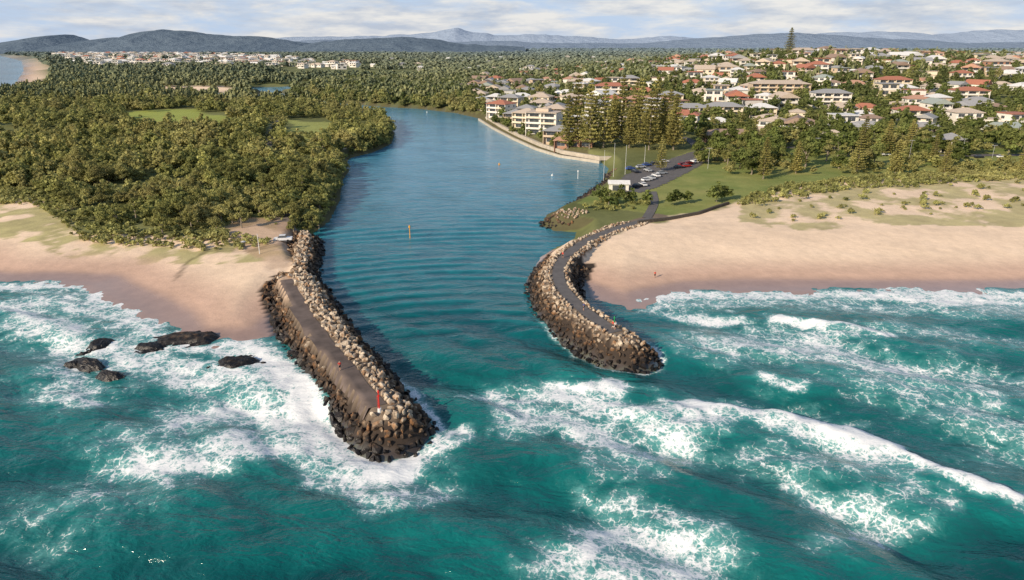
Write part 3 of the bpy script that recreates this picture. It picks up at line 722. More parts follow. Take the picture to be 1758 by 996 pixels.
# far woods
FT=[crown(300+i,5,34,.33,1.0,.1,1.0,(.35,.55))[:3] for i in range(5)]
N=27000
u_=rng.uniform(0,1,N);Yf=640*(7500/640)**u_;Xf=rng.uniform(-.86,.86,N)*Yf
h,l_,r_=height(Xf,Yf);u,v=proj(Xf,Yf,h)
ok=(l_>50)&(r_>10)&(h>.8)
sub=inside(u,v,np.array(SUB,float));ok&=~(sub&(rng.uniform(0,1,N)<np.where((u<1120)&(v<142),.55,.93)))
ok&=~((Xf>150)&(Yf<1500)&(v<100)&(rng.uniform(0,1,N)<.5))
town=inside(u,v,np.array([(85,93),(300,90),(430,96),(610,105),(615,116),(450,112),(300,114),(200,116),(120,106)],float));ok&=~(town&(rng.uniform(0,1,N)<.85))
ok&=~inside(u,v,np.array(FIELD1,float))
ok&=~inside(u,v,np.array([(262,150),(395,150),(405,166),(290,166)],float))
n=fbm(Xf/350,Yf/350,41);ok&=~((n>.62)&(Yf>1200))
VV=[];FF=[];TT=[];base=0
A=np.column_stack([Xf[ok],Yf[ok],h[ok]]);idx=rng.integers(0,5,len(A))
for i in range(5):
    B=A[idx==i];n=len(B);V,Fc,tint=FT[i]
    R=(.0074*B[:,1]*rng.uniform(.5,1.2,n))[:,None];Hh=(rng.uniform(5,11,n)+.001*B[:,1]*rng.uniform(.2,1.3,n))[:,None]
    W=np.stack([V[None,:,0]*R+B[:,0][:,None],V[None,:,1]*R+B[:,1][:,None],V[None,:,2]*Hh+B[:,2][:,None]],-1).reshape(-1,3)
    FF.append((Fc[None]+(np.arange(n)*len(V))[:,None,None]).reshape(-1,4)+base);VV.append(W)
    TT.append(np.clip(tint[None]+rng.normal(0,.2,n)[:,None],0,1).ravel());base+=len(W)
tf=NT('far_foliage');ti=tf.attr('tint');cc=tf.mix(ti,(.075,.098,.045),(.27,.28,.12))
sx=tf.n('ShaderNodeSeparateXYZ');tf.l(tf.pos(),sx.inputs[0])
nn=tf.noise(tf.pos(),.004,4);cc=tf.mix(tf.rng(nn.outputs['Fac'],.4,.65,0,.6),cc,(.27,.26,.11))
cc=tf.mix(tf.rng(sx.outputs[1],700,5000,.08,.9),cc,(.19,.255,.29))  # painted haze: foliage colour turns blue-grey further away
df=tf.n('ShaderNodeBsdfDiffuse');tf.l(cc,df.inputs[0]);M_far=tf.end(df)
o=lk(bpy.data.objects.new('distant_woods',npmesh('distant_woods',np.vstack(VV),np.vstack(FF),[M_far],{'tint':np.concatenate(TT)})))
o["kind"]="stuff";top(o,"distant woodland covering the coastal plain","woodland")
print('far',time.time()-T0)
# ------------------------------------------------------------------ houses
class MB:
    def __init__(s): s.v=[];s.f=[];s.m=[]
    def face(s,pts,mi=0):
        b=len(s.v);s.v+=pts;s.f.append(tuple(range(b,b+len(pts))));s.m.append(mi)
    def box(s,x0,x1,y0,y1,z0,z1,mi=0):
        p=[(x0,y0,z0),(x1,y0,z0),(x1,y1,z0),(x0,y1,z0),(x0,y0,z1),(x1,y0,z1),(x1,y1,z1),(x0,y1,z1)]
        b=len(s.v);s.v+=p
        for f in ((0,3,2,1),(4,5,6,7),(0,1,5,4),(1,2,6,5),(2,3,7,6),(3,0,4,7)): s.f.append(tuple(b+i for i in f));s.m.append(mi)
    def hip(s,x0,x1,y0,y1,z,h,mi=0,gable=False,th=.18):
        s.box(x0,x1,y0,y1,z,z+th,mi);z+=th+.003
        if x1-x0>=y1-y0:
            k=0 if gable else (y1-y0)/2;ym=(y0+y1)/2;a=(x0+k,ym,z+h);b=(x1-k,ym,z+h)
            s.face([(x0,y0,z),(x1,y0,z),b,a],mi);s.face([(x1,y1,z),(x0,y1,z),a,b],mi);s.face([(x1,y0,z),(x1,y1,z),b],mi);s.face([(x0,y1,z),(x0,y0,z),a],mi)
        else:
            k=0 if gable else (x1-x0)/2;xm=(x0+x1)/2;a=(xm,y0+k,z+h);b=(xm,y1-k,z+h)
            s.face([(x1,y0,z),(x1,y1,z),b,a],mi);s.face([(x0,y1,z),(x0,y0,z),a,b],mi);s.face([(x0,y0,z),(x1,y0,z),a],mi);s.face([(x1,y1,z),(x0,y1,z),b],mi)
    def mesh(s,name,mats):
        me=bpy.data.meshes.new(name);me.from_pydata(s.v,[],s.f)
        for m in mats: me.materials.append(m)
        me.polygons.foreach_set('material_index',np.array(s.m,np.int32));me.update();return me
WINC={}
def win_mesh(w,h,axis_):
    k=(round(w,1),round(h,1),axis_)
    if k in WINC: return WINC[k]
    b=MB()
    if axis_=='y':
        b.box(-w/2-.08,w/2+.08,-.05,.05,-.08,h+.08,0);b.box(-w/2,-.03,-.075,.06,0,h,1);b.box(.03,w/2,-.075,.06,0,h,1)
    else:
        b.box(-.05,.05,-w/2-.08,w/2+.08,-.08,h+.08,0);b.box(-.075,.075,-w/2,-.03,0,h,1);b.box(-.075,.075,.03,w/2,0,h,1)
    WINC[k]=b.mesh('window',[M_paint,M_glass]);return WINC[k]
def house_design(style):
    W=MB();R=MB();B=MB();wins=[];door=None
    if style==0:
        w,d=15,10;W.box(-w/2,w/2,-d/2,d/2,-2.5,2.9);W.box(-w/2,-w/2+6,-d/2-3,-d/2-.003,-2.5,2.9)
        R.hip(-w/2-.6,w/2+.6,-d/2-.6,d/2+.6,2.903,2.2);R.hip(-w/2-.6,-w/2+6.6,-d/2-3.6,-d/2+1.5,2.95,1.6)
        wins=[(-4.5,-d/2-3,1,2.4,1.2,'y'),(1,-d/2,1,2,1.2,'y'),(5.3,-d/2,1,2,1.2,'y'),(w/2,0,1,1.8,1.2,'x'),(-w/2,1,1,1.8,1.2,'x')];door=(3.2,-d/2)
    elif style==1:
        w,d=13,10;W.box(-w/2,w/2,-d/2,d/2,-2.5,5.8)
        R.hip(-w/2-.7,w/2+.7,-d/2-.7,d/2+.7,5.803,2.0)
        B.box(-w/2,w/2,-d/2-2,-d/2-.003,2.85,3.05);B.box(-w/2,w/2,-d/2-2,-d/2-1.92,3.053,3.95)
        for x in (-w/2+.2,0,w/2-.2): B.box(x-.12,x+.12,-d/2-1.9,-d/2-1.66,-2,2.847)
        wins=[(-4,-d/2,3.3,3,2,'y'),(0.2,-d/2,3.3,2.6,2,'y'),(4.3,-d/2,3.3,2.4,2,'y'),(-4,-d/2,.9,2,1.3,'y'),(3.5,-d/2,.3,4,2,'y'),(w/2,0,3.9,1.8,1.2,'x'),(-w/2,0,3.9,1.8,1.2,'x')];door=(0,-d/2)
    elif style==2:
        w,d=12,9;W.box(-w/2,w/2,-d/2,d/2,-2.5,3.0)
        R.hip(-w/2-.5,w/2+.5,-d/2-.5,d/2+.5,3.003,2.6,gable=True)
        W.box(1,6,-d/2-3,-d/2-.003,-2.5,3.0);R.hip(.5,6.5,-d/2-3.5,-d/2+2,3.05,1.7,gable=True)
        wins=[(-3.5,-d/2,1,2.2,1.3,'y'),(3.5,-d/2-3,1,2.6,1.4,'y'),(w/2,1,1,1.6,1.2,'x'),(-w/2,0,1,1.8,1.2,'x')];door=(-.8,-d/2)
    elif style==3:
        w,d=14,11;W.box(-w/2,w/2,-d/2,d/2,-2.5,3.1);W.box(-w/2+1,w/2-3,-d/2+1.5,d/2,3.1,6.3)
        R.box(-w/2+.5,w/2-2.5,-d/2+.3,d/2+.5,6.303,6.6);R.box(w/2-2.99,w/2+.4,-d/2+1.4,d/2+.4,3.103,3.35)
        B.box(-w/2,w/2-3,-d/2-.2,-d/2-.1,3.0,4.0)
        wins=[(-3.8,-d/2+1.5,3.4,3.4,2.2,'y'),(.8,-d/2+1.5,3.4,3.4,2.2,'y'),(-4,-d/2,.5,3.2,2.1,'y'),(4,-d/2,.3,4,2.2,'y'),(w/2,0,.9,2,1.3,'x'),(-w/2+1,1,3.9,2,1.3,'x')];door=(0,-d/2)
    else:
        w,d=11,12;W.box(-w/2,w/2,-d/2,d/2,-2.5,5.6)
        R.hip(-w/2-.6,w/2+.6,-d/2-1.8,d/2+.6,5.603,2.6,gable=True)
        B.box(-w/2,w/2,-d/2-1.6,-d/2-.003,2.75,2.95);B.box(-w/2,w/2,-d/2-1.6,-d/2-1.53,2.953,3.9)
        for x in (-w/2+.2,w/2-.2): B.box(x-.1,x+.1,-d/2-1.5,-d/2-1.3,-2,2.747);B.box(x-.1,x+.1,-d/2-1.5,-d/2-1.3,3.9,5.6)
        wins=[(-3,-d/2,3.2,2.6,2,'y'),(2.8,-d/2,3.2,2.6,2,'y'),(-3,-d/2,.8,2.2,1.3,'y'),(3,-d/2,.8,2.2,1.3,'y'),(w/2,-1,3.7,1.8,1.2,'x'),(-w/2,-1,3.7,1.8,1.2,'x'),(w/2,3,3.7,1.8,1.2,'x')];door=(0,-d/2)
    return W,R,B,wins,door
DES=[house_design(i) for i in range(5)]
HC={}
dm_=MB();dm_.box(-.5,.5,-.06,.05,-2.5,2.1);DOOR=dm_.mesh('door',[simple('door_paint',(.16,.09,.05))])
def cached(kind,st,mat):
    k=(kind,st,mat.name)
    if k not in HC: HC[k]=DES[st][{'wall':0,'roof':1,'balcony':2}[kind]].mesh(kind,[mat])
    return HC[k]
WN=['white','cream','tan','brick','grey','pale']
RN=['terracotta','grey','white','brown','tan','green-grey','orange']
def parted_house(x,y,z,rot,st,wi,ri,s_=1):
    e=bpy.data.objects.new('house',None);e.location=(x,y,z);e.rotation_euler=(0,0,rot);e.scale=(s_,)*3;lk(e)
    W,R,B,wins,door=DES[st]
    def ch(n_,m_,loc=(0,0,0)):
        o=bpy.data.objects.new(n_,m_);o.parent=e;o.location=loc;lk(o)
    ch('wall',cached('wall',st,WALLS[wi]));ch('roof',cached('roof',st,ROOFS[ri]))
    if B.v: ch('balcony',cached('balcony',st,WALLS[0]))
    for (a,b,c_,w,h_,ax) in wins: ch('window',win_mesh(w,h_,ax),(a,b,c_))
    ch('door',DOOR,(door[0],door[1],0))
    top(e,f"{WN[wi]} {'two-storey' if st in(1,3,4) else 'single-storey'} house with {RN[ri]} roof","house","houses of the hillside suburb")
FH={}
def full_mesh(st,wi,ri):
    k=(st,wi,ri)
    if k in FH: return FH[k]
    W,R,B,wins,door=DES[st];b=MB()
    for src,mi in ((W,0),(R,1),(B,3)):
        base=len(b.v);b.v+=src.v;b.f+=[tuple(i+base for i in f) for f in src.f];b.m+=[mi]*len(src.f)
    for (a,c,z,w,h_,ax) in wins:
        if ax=='y': b.box(a-w/2,a+w/2,c-.06,c+.05,z,z+h_,2)
        else: b.box(a-.06,a+.06,c-w/2,c+w/2,z,z+h_,2)
    FH[k]=b.mesh('house',[WALLS[wi],ROOFS[ri],M_glass,WALLS[0]]);return FH[k]
order=np.argsort(np.hypot(HS[:,0],HS[:,1])+np.where((hu<-10)|(hu>1770),5000,0))
rest=[]
for n_,i in enumerate(order):
    x,y,z=HS[i];st=random.choice([0,0,1,1,2,3,3,4,4]);wi=random.choices(range(6),[6,6,3,1,1,5])[0];ri=random.choices(range(7),[4,4,4,3,6,1,2])[0]
    rot=-ang*.7+random.choice([0,0,0,-.5,-math.pi/2,.35])+random.uniform(-.25,.25);s_=random.uniform(.9,1.45)
    if n_<110: parted_house(x,y,z,rot,st,wi,ri,s_)
    elif n_<275:
        o=bpy.data.objects.new('house',full_mesh(st,wi,ri));o.location=(x,y,z);o.rotation_euler=(0,0,rot);o.scale=(s_,)*3;lk(o)
        top(o,f"{WN[wi]} {'two-storey' if st in(1,3,4) else 'single-storey'} house with {RN[ri]} roof","house","houses of the hillside suburb")
    else: rest.append((x,y,z,rot,st,wi,ri,s_))
allm=WALLS+ROOFS+[M_glass]
VV=[];FV=[];MI=[];base=0
def addfull(x,y,z,rot,st,wi,ri,s_):
    global base
    me=full_mesh(st,wi,ri);c_,s1=math.cos(rot),math.sin(rot)
    mp={0:wi,1:6+ri,2:13,3:0}
    for v in me.vertices:
        a,b,c=v.co;VV.append((x+(a*c_-b*s1)*s_,y+(a*s1+b*c_)*s_,z+c*s_))
    for p in me.polygons: FV.append(tuple(i+base for i in p.vertices));MI.append(mp[p.material_index])
    base+=len(me.vertices)
def flush(name,label):
    me=bpy.data.meshes.new(name);me.from_pydata(VV,[],FV)
    for m in allm: me.materials.append(m)
    me.polygons.foreach_set('material_index',np.array(MI,np.int32));me.update()
    o=lk(bpy.data.objects.new(name,me));o["kind"]="stuff";top(o,label,"houses")
for r_ in rest: addfull(*r_)
if VV: flush('hillside_houses',"further houses with tiled roofs over the hill")
VV=[];FV=[];MI=[];base=0
TP=np.array([(85,93),(200,90),(300,92),(430,98),(560,104),(610,107),(615,117),(500,114),(420,114),(300,115),(200,116),(120,106)],float)
cnt=0
for k in range(9000):
    Yq=random.uniform(1500,4200);Xq=random.uniform(-.75,-.1)*Yq
    uq,vq=proj(Xq,Yq,12.0)
    if not inside(np.array([uq]),np.array([vq]),TP)[0]: continue
    if random.random()>(Yq/4200)**1.0: continue
    zq=hz(Xq,Yq)
    if zq<2: continue
    addfull(Xq,Yq,zq+2.0,random.uniform(-.5,.5),random.choice([0,1,3,3,2]),0,random.choice([2,2,4,4,1,0,2]),random.uniform(1.1,1.7));cnt+=1
    if cnt>620: break
for k in range(60):
    a=random.uniform(640,1150);b=random.uniform(98,126);x,y=G(a,b,6);z=hz(x,y)
    if z>1: addfull(x,y,z+2,random.uniform(-.5,.5),random.choice([0,1,2]),0,random.choice([2,4,1]),random.uniform(.9,1.3))
flush('estate_houses',"distant estate of pale-roofed houses on the plain")
def apartment(x,y,z,w,d,fl,wi,rot):
    e=bpy.data.objects.new('apartment_building' if fl>1 else 'long_building',None);e.location=(x,y,z);e.rotation_euler=(0,0,rot);lk(e)
    def ch(n_,b,mats,loc=(0,0,0)):
        o=bpy.data.objects.new(n_,b.mesh(n_,mats) if isinstance(b,MB) else b);o.parent=e;o.location=loc;lk(o)
    FHt=3.2;H_=fl*FHt
    b=MB();nb=max(2,int(w/6.5));bw_=w/nb
    b.box(-w/2,w/2,-d/2,d/2,-3,H_)
    for i in range(0,nb+1): b.box(-w/2+i*bw_-.15,-w/2+i*bw_+.15,-d/2-1.9,-d/2-.003,-3,H_-.1)
    ch('wall',b,[WALLS[wi]])
    b=MB()
    ri=random.choice([4,2,1,4,0]) if wi!=3 else random.choice([6,3])
    if fl>=4:
        b.box(-w/2-.4,w/2+.4,-d/2-2.2,d/2+.4,H_+.003,H_+.35);b.box(-w/4,w/6,-d/4,d/4,H_+.353,H_+2.2)
    else: b.hip(-w/2-.7,w/2+.7,-d/2-2.3,d/2+.7,H_+.003,2.6)
    ch('roof',b,[ROOFS[ri]])
    for f in range(fl):
        for i in range(nb):
            xx=-w/2+(i+.5)*bw_
            ch('window',win_mesh(bw_*.62,2.1,'y'),None,(xx,-d/2,f*FHt+.35))
            if f>0:
                b=MB();b.box(xx-bw_/2+.155,xx+bw_/2-.155,-d/2-1.9,-d/2-.003,f*FHt-.1,f*FHt+.1);b.box(xx-bw_/2+.155,xx+bw_/2-.155,-d/2-1.88,-d/2-1.8,f*FHt+.103,f*FHt+1.0)
                ch('balcony',b,[WALLS[wi] if (i+f)%3 else WALLS[1]])
        for yy in (-d/4,d/4):
            ch('window',win_mesh(1.6,1.3,'x'),None,(w/2,yy,f*FHt+.9));ch('window',win_mesh(1.6,1.3,'x'),None,(-w/2,yy,f*FHt+.9))
    top(e,f"{WN[wi]} {['one','one','two','three','four','five'][fl]}-storey building with balconies above the river" if fl>1 else "long low brick building beside the park","building")
for (x,y,z,w,d,fl,wi,rot) in BIGW: apartment(x,y,z,w,d,fl,wi,rot)
print('houses',len(HS),cnt,time.time()-T0)
# ------------------------------------------------------------------ walls
def wallstrip(name,L,h,w,mat,zb):
    L=resample(np.array(L,float),2.0);tg=np.gradient(L,axis=0);tg/=np.linalg.norm(tg,axis=1)[:,None];nr=np.stack([-tg[:,1],tg[:,0]],1)
    z=np.maximum(height(L[:,0],L[:,1])[0],0) if zb is None else np.full(len(L),zb)
    V=[];Fc=[]
    for i in range(len(L)):
        for s1,zz in ((-1,-1.5),(-1,h),(1,h),(1,-1.5)): V.append((L[i,0]+nr[i,0]*s1*w/2,L[i,1]+nr[i,1]*s1*w/2,z[i]+zz))
        if i: 
            a=4*(i-1);b=4*i
            for q in range(4): Fc.append((a+q,a+(q+1)%4,b+(q+1)%4,b+q))
    Fc.append((0,1,2,3));e=4*(len(L)-1);Fc.append((e,e+3,e+2,e+1))
    return lk(bpy.data.objects.new(name,npmesh(name,V,Fc,[mat])))
top(wallstrip('seawall',P([(822,204),(846,219),(881,237),(921,255),(961,267),(1030,277)],1),1.2,1.2,M_conc,.1),"tan concrete seawall with a walkway above the river","wall")
top(wallstrip('retaining_wall',P([(1095,386),(1150,378),(1200,370),(1250,354)],3.6),.9,.8,M_dstone,None),"low dark stone wall between beach and park","wall")
top(wallstrip('boardwalk',P([(835,200),(858,213),(892,230),(930,246),(968,258),(1030,268),(1100,268)],3),.4,1.8,M_conc,2.5),"pale boardwalk following the river bank","boardwalk")
# ------------------------------------------------------------------ cars
def carparts(long=False):
    P_={}
    Wd=.88
    bm=bmesh.new()
    prof=[(-2.2,.35),(-2.25,.75),(-2.15,1.0),(-1.3,1.05),(1.15,1.03),(2.1,.86),(2.25,.6),(2.22,.35)] if not long else [(-2.45,.45),(-2.5,1.1),(-1.0,1.15),(1.1,1.15),(2.2,1.0),(2.4,.7),(2.38,.45)]
    vs=[[bm.verts.new((x,s1*Wd,z)) for x,z in prof] for s1 in (-1,1)]
    bm.faces.new(vs[0]);bm.faces.new(vs[1][::-1])
    n=len(prof)
    for i in range(n): bm.faces.new((vs[0][i],vs[1][i],vs[1][(i+1)%n],vs[0][(i+1)%n]))
    bmesh.ops.recalc_face_normals(bm,faces=bm.faces);bmesh.ops.bevel(bm,geom=bm.edges[:],offset=.06,segments=2,affect='EDGES')
    me=bpy.data.meshes.new('body');bm.to_mesh(me);bm.free();P_['body']=me
    a=(-1.9,-1.45,.45,1.15) if not long else (-.95,-.75,.75,1.3)
    z0,z1=(1.02,1.42) if not long else (1.12,1.72)
    b=MB();p=[(a[0],-.8,z0),(a[3],-.8,z0),(a[3],.8,z0),(a[0],.8,z0),(a[1],-.66,z1),(a[2],-.66,z1),(a[2],.66,z1),(a[1],.66,z1)]
    b.v=p;b.f=[(0,3,2,1),(4,5,6,7),(0,1,5,4),(1,2,6,5),(2,3,7,6),(3,0,4,7)];b.m=[0]*6
    P_['window']=b.mesh('window',[M_glass])
    b=MB();b.box(a[1]-.05,a[2]+.05,-.69,.69,z1+.002,z1+.06);P_['roof']=b
    bm=bmesh.new();bmesh.ops.create_cone(bm,cap_ends=True,segments=16,radius1=.34,radius2=.34,depth=.22,matrix=Matrix.Rotation(math.pi/2,4,'X'))
    me=bpy.data.meshes.new('wheel');bm.to_mesh(me);bm.free();me.materials.append(M_tyre);P_['wheel']=me
    b=MB();b.box(-.03,.03,-.16,.16,-.08,.08);P_['headlight']=b.mesh('headlight',[M_paint])
    return P_
CP=[carparts(False),carparts(True)]
CCOL=[('white',simple('white_car_paint',(.75,.75,.75),.3,.05)),('silver',simple('silver_car_paint',(.4,.42,.44),.3,.05)),('red',simple('red_car_paint',(.45,.03,.02),.3,.05)),('dark',simple('dark_car_paint',(.03,.035,.05),.3,.05)),('blue',simple('blue_car_paint',(.05,.10,.3),.3,.05))]
CB={}
def car(x,y,z,rot,ci,ty=0,label=None,grp="cars parked beside the river",sc=1):
    k=(ci,ty)
    if k not in CB:
        m=CP[ty]['body'].copy();m.materials.clear();m.materials.append(CCOL[ci][1]);CB[k]=(m,CP[ty]['roof'].mesh('roof',[CCOL[ci][1]]))
    e=bpy.data.objects.new('parked_car',None);e.location=(x,y,z);e.rotation_euler=(0,0,rot);e.scale=(sc,)*3;lk(e)
    def ch(n_,m_,loc=(0,0,0)):
        o=bpy.data.objects.new(n_,m_);o.parent=e;o.location=loc;lk(o)
    ch('body',CB[k][0]);ch('roof',CB[k][1]);ch('window',CP[ty]['window'])
    for a in (-1.4,1.4):
        for b in (-.8,.8): ch('wheel',CP[ty]['wheel'],(a,b,.34))
    for b in (-.6,.6): ch('headlight',CP[ty]['headlight'],(2.27 if ty==0 else 2.4,b,.72 if ty==0 else .85))
    top(e,label or f"{CCOL[ci][0]} car parked on the asphalt","car",grp);return e
x,y,z=GT(486,415);c0=car(x,y,z+.05,3.3,0,1,"white utility vehicle parked on the sandy clearing",None,1.05)
cars=[(1082,292),(1090,297),(1100,289),(1110,286),(1112,295),(1125,283),(1140,280),(1103,320),(1110,312),(1118,308),(1126,304),(1136,300),(1172,285),(1182,283),(1178,288),(1192,280),(1165,290),(1060,322),(1070,318),(1095,322),(1260,262),(1290,262),(1410,262),(1520,268),(1600,274),(1640,275),(1680,272),(1720,272),(1085,240),(1110,236)]
for i,(a,b) in enumerate(cars):
    x,y,z=GT(a,b);ci=2 if (a,b) in ((1172,285),(1182,283),(1178,288)) else random.choice([0,0,1,3,1,4])
    car(x,y,z+.16,random.choice([.4,.5,1.9]) if a<1230 else random.uniform(-.1,.1),ci)
# ------------------------------------------------------------------ poles, beacons
def cylmesh(name,segs,mat):
    me=bpy.data.meshes.new(name);vs=[];fs=[];n=10
    for r0,r1,z0,z1 in segs:
        V,Fc=tube([(0,0,z0),(0,0,z1)],[r0,r1],n);V=np.vstack([V,[(0,0,z0)],[(0,0,z1)]])
        b=len(vs);vs+=[tuple(v) for v in V];fs+=[tuple(int(i)+b for i in f) for f in Fc]+[(b+2*n,b+(k+1)%n,b+k) for k in range(n)]+[(b+2*n+1,b+n+k,b+n+(k+1)%n) for k in range(n)]
    me.from_pydata(vs,[],fs);me.materials.append(mat);me.update();return me
def beacon(px,py,h,mat,colname):
    x,y,_=GT(px,py);z=3.9
    e=bpy.data.objects.new('navigation_beacon',None);e.location=(x,y,z);lk(e)
    for n_,m_ in (('base',cylmesh('base',[(.33,.27,0,.7)],M_paint)),('post',cylmesh('post',[(.08,.07,.7,h-.5),(.22,.22,h-1.0,h-.93)],mat)),('lantern',cylmesh('lantern',[(.14,.14,h-.5,h-.2),(.17,.03,h-.2,h)],mat))):
        o=bpy.data.objects.new(n_,m_);o.parent=e;lk(o)
    b=MB();b.box(-.27,-.23,-.03,.03,.1,h-.95);b.box(-.13,-.10,-.03,.03,.1,h-.95)
    for k in range(int((h-1.3)/.3)): b.box(-.23,-.13,-.02,.02,.3+k*.3,.33+k*.3)
    o=bpy.data.objects.new('ladder',b.mesh('ladder',[mat]));o.parent=e;lk(o)
    top(e,f"{colname} navigation beacon on white base at breakwater end","beacon")
beacon(652,709,3.7,M_red,'red');beacon(1054,562,2.2,M_green,'green')
def pole(px,py,h,r,label,cat='pole',nm='pole',mat=None,arm=False):
    x,y,z=GT(px,py)
    e=bpy.data.objects.new(nm,None);e.location=(x,y,z);lk(e)
    o=bpy.data.objects.new('shaft',cylmesh('shaft',[(r,r*.6,-.5,h)],mat or M_paint));o.parent=e;lk(o)
    if arm:
        b=MB();b.box(-1.2,1.2,-.06,.06,h-.2,h-.08);o=bpy.data.objects.new('arm',b.mesh('arm',[M_metal]));o.parent=e;lk(o)
    else:
        o=bpy.data.objects.new('cap',cylmesh('cap',[(r*1.4,r*.3,h,h+.25)],M_metal));o.parent=e;lk(o)
    top(e,label,cat)
pole(446,437,5.2,.10,"white pole standing on the beach sand")
pole(419,425,1.6,.5,"short weathered post stump on the beach",mat=M_bark,nm='post',cat='post')
for a,b,h_ in ((1036,312,13),(1053,304,14),(1073,300,12),(1106,285,9)): pole(a,b,h_,.07,"tall white flagpole beside the boat ramp",nm='flagpole',cat='flagpole')
for a,b in ((1290,262),(1400,270),(1560,275),(1650,272),(1700,285),(1215,290)): pole(a,b,9,.08,"street lamp post beside the park road",nm='street_lamp',cat='street lamp',arm=True,mat=M_metal)
def marker(px,py,h,mat,label):
    x,y=G(px,py,0);e=bpy.data.objects.new('channel_marker',None);e.location=(x,y,0);lk(e)
    for n_,m_ in (('pile',cylmesh('pile',[(.13,.11,-1.5,h-.8)],mat)),('topmark',cylmesh('topmark',[(.28,.28,h-.8,h-.3),(.26,.02,h-.3,h)],mat))):
        o=bpy.data.objects.new(n_,m_);o.parent=e;lk(o)
    top(e,label,'channel marker')
marker(704,410,4.2,M_yel,"yellow channel marker pile standing in the river");marker(992,307,3.8,M_paint,"white channel marker standing in the river")
def buoy(px,py,mat,lab):
    x,y=G(px,py,0);o=bpy.data.objects.new('buoy',cylmesh('buoy',[(.45,.5,-.3,.3),(.5,.15,.3,.7),(.06,.06,.7,1.3)],mat));o.location=(x,y,0);lk(o);top(o,lab,'buoy')
buoy(857,283,M_yel,"small yellow buoy floating on the river");buoy(948,302,M_paint,"small white buoy floating on the river")
buoy(733,193,M_paint,"small white buoy floating on the river")
x,y,z=GT(1062,326)
e=bpy.data.objects.new('boat_shed',None);e.location=(x,y,z);e.rotation_euler=(0,0,-.1);lk(e)
b=MB();b.box(-3.6,3.6,-2.3,2.3,-1,2.4);o=bpy.data.objects.new('wall',b.mesh('wall',[WALLS[5]]));o.parent=e;lk(o)
b=MB();b.hip(-4.1,4.1,-2.8,2.8,2.403,1.0,gable=True);o=bpy.data.objects.new('roof',b.mesh('roof',[ROOFS[2]]));o.parent=e;lk(o)
b=MB();b.box(-2.4,2.4,-2.36,-2.25,0,2.0);o=bpy.data.objects.new('door',b.mesh('door',[M_glass]));o.parent=e;lk(o)
top(e,"white shed with pale gable roof beside the boat ramp","shed")
# ------------------------------------------------------------------ people
def skinmesh(name,verts,edges,radii,mat):
    me=bpy.data.meshes.new(name);me.from_pydata(verts,edges,[]);o=bpy.data.objects.new(name,me);lk(o);me.materials.append(mat)
    o.modifiers.new('s','SKIN');lay=me.skin_vertices[0].data
    for i,r in enumerate(radii): lay[i].radius=(r,r)
    lay[0].use_root=True
    sb=o.modifiers.new('b','SUBSURF');sb.levels=1;sb.render_levels=1
    return o
BV=[(0,0,.92),(0,0,1.15),(0,0,1.38),(0,0,1.48),(0,0,1.56),(0,-.01,1.68),(-.19,0,1.38),(-.24,.02,1.1),(-.24,-.08,.86),(-.24,-.11,.76),(.19,0,1.38),(.25,0,1.1),(.26,-.1,.88),(.26,-.13,.78),(-.09,0,.86),(-.11,-.06,.48),(-.11,.0,.08),(-.11,-.14,.04),(.09,0,.86),(.12,.08,.48),(.12,.16,.1),(.12,.03,.04)]
BE=[(0,1),(1,2),(2,3),(3,4),(4,5),(2,6),(6,7),(7,8),(8,9),(2,10),(10,11),(11,12),(12,13),(0,14),(14,15),(15,16),(16,17),(0,18),(18,19),(19,20),(20,21)]
BR=[.13,.12,.14,.06,.085,.09,.06,.045,.035,.04,.06,.045,.035,.04,.085,.06,.04,.04,.085,.06,.04,.04]
def person(px,py,shirt,lab,rot):
    x,y,z=GT(px,py)
    o=skinmesh('person',BV,BE,BR,M_skin);o.location=(x,y,4.0 if abs(z-3.95)<.6 and y<200 else z+.02);o.rotation_euler=(0,0,rot)
    s_=skinmesh('shirt',[BV[i] for i in (0,1,2,6,7,10,11)],[(0,1),(1,2),(2,3),(3,4),(2,5),(5,6)],[.155,.15,.165,.085,.065,.085,.065],shirt);s_.parent=o
    t_=skinmesh('shorts',[BV[i] for i in (0,14,15,18,19)],[(0,1),(1,2),(0,3),(3,4)],[.15,.11,.085,.11,.085],M_cloth[3]);t_.parent=o
    h_=skinmesh('hair',[(0,.02,1.70),(0,.03,1.76)],[(0,1)],[.1,.085],M_hair);h_.parent=o
    top(o,lab,'person')
person(584,637,M_cloth[0],"person in red top walking along the breakwater path",.6)
person(1052,566,M_cloth[0],"person in red top standing near the green beacon",2.2)
person(1056,568,M_cloth[2],"person in white top standing near the green beacon",.4)
person(1002,534,M_cloth[1],"person in blue top walking along the curved path",1.0)
person(966,444,M_cloth[0],"person in red top on the curved breakwater path",-.6)
person(1124,478,M_cloth[0],"person in red top walking on the sand",.2)
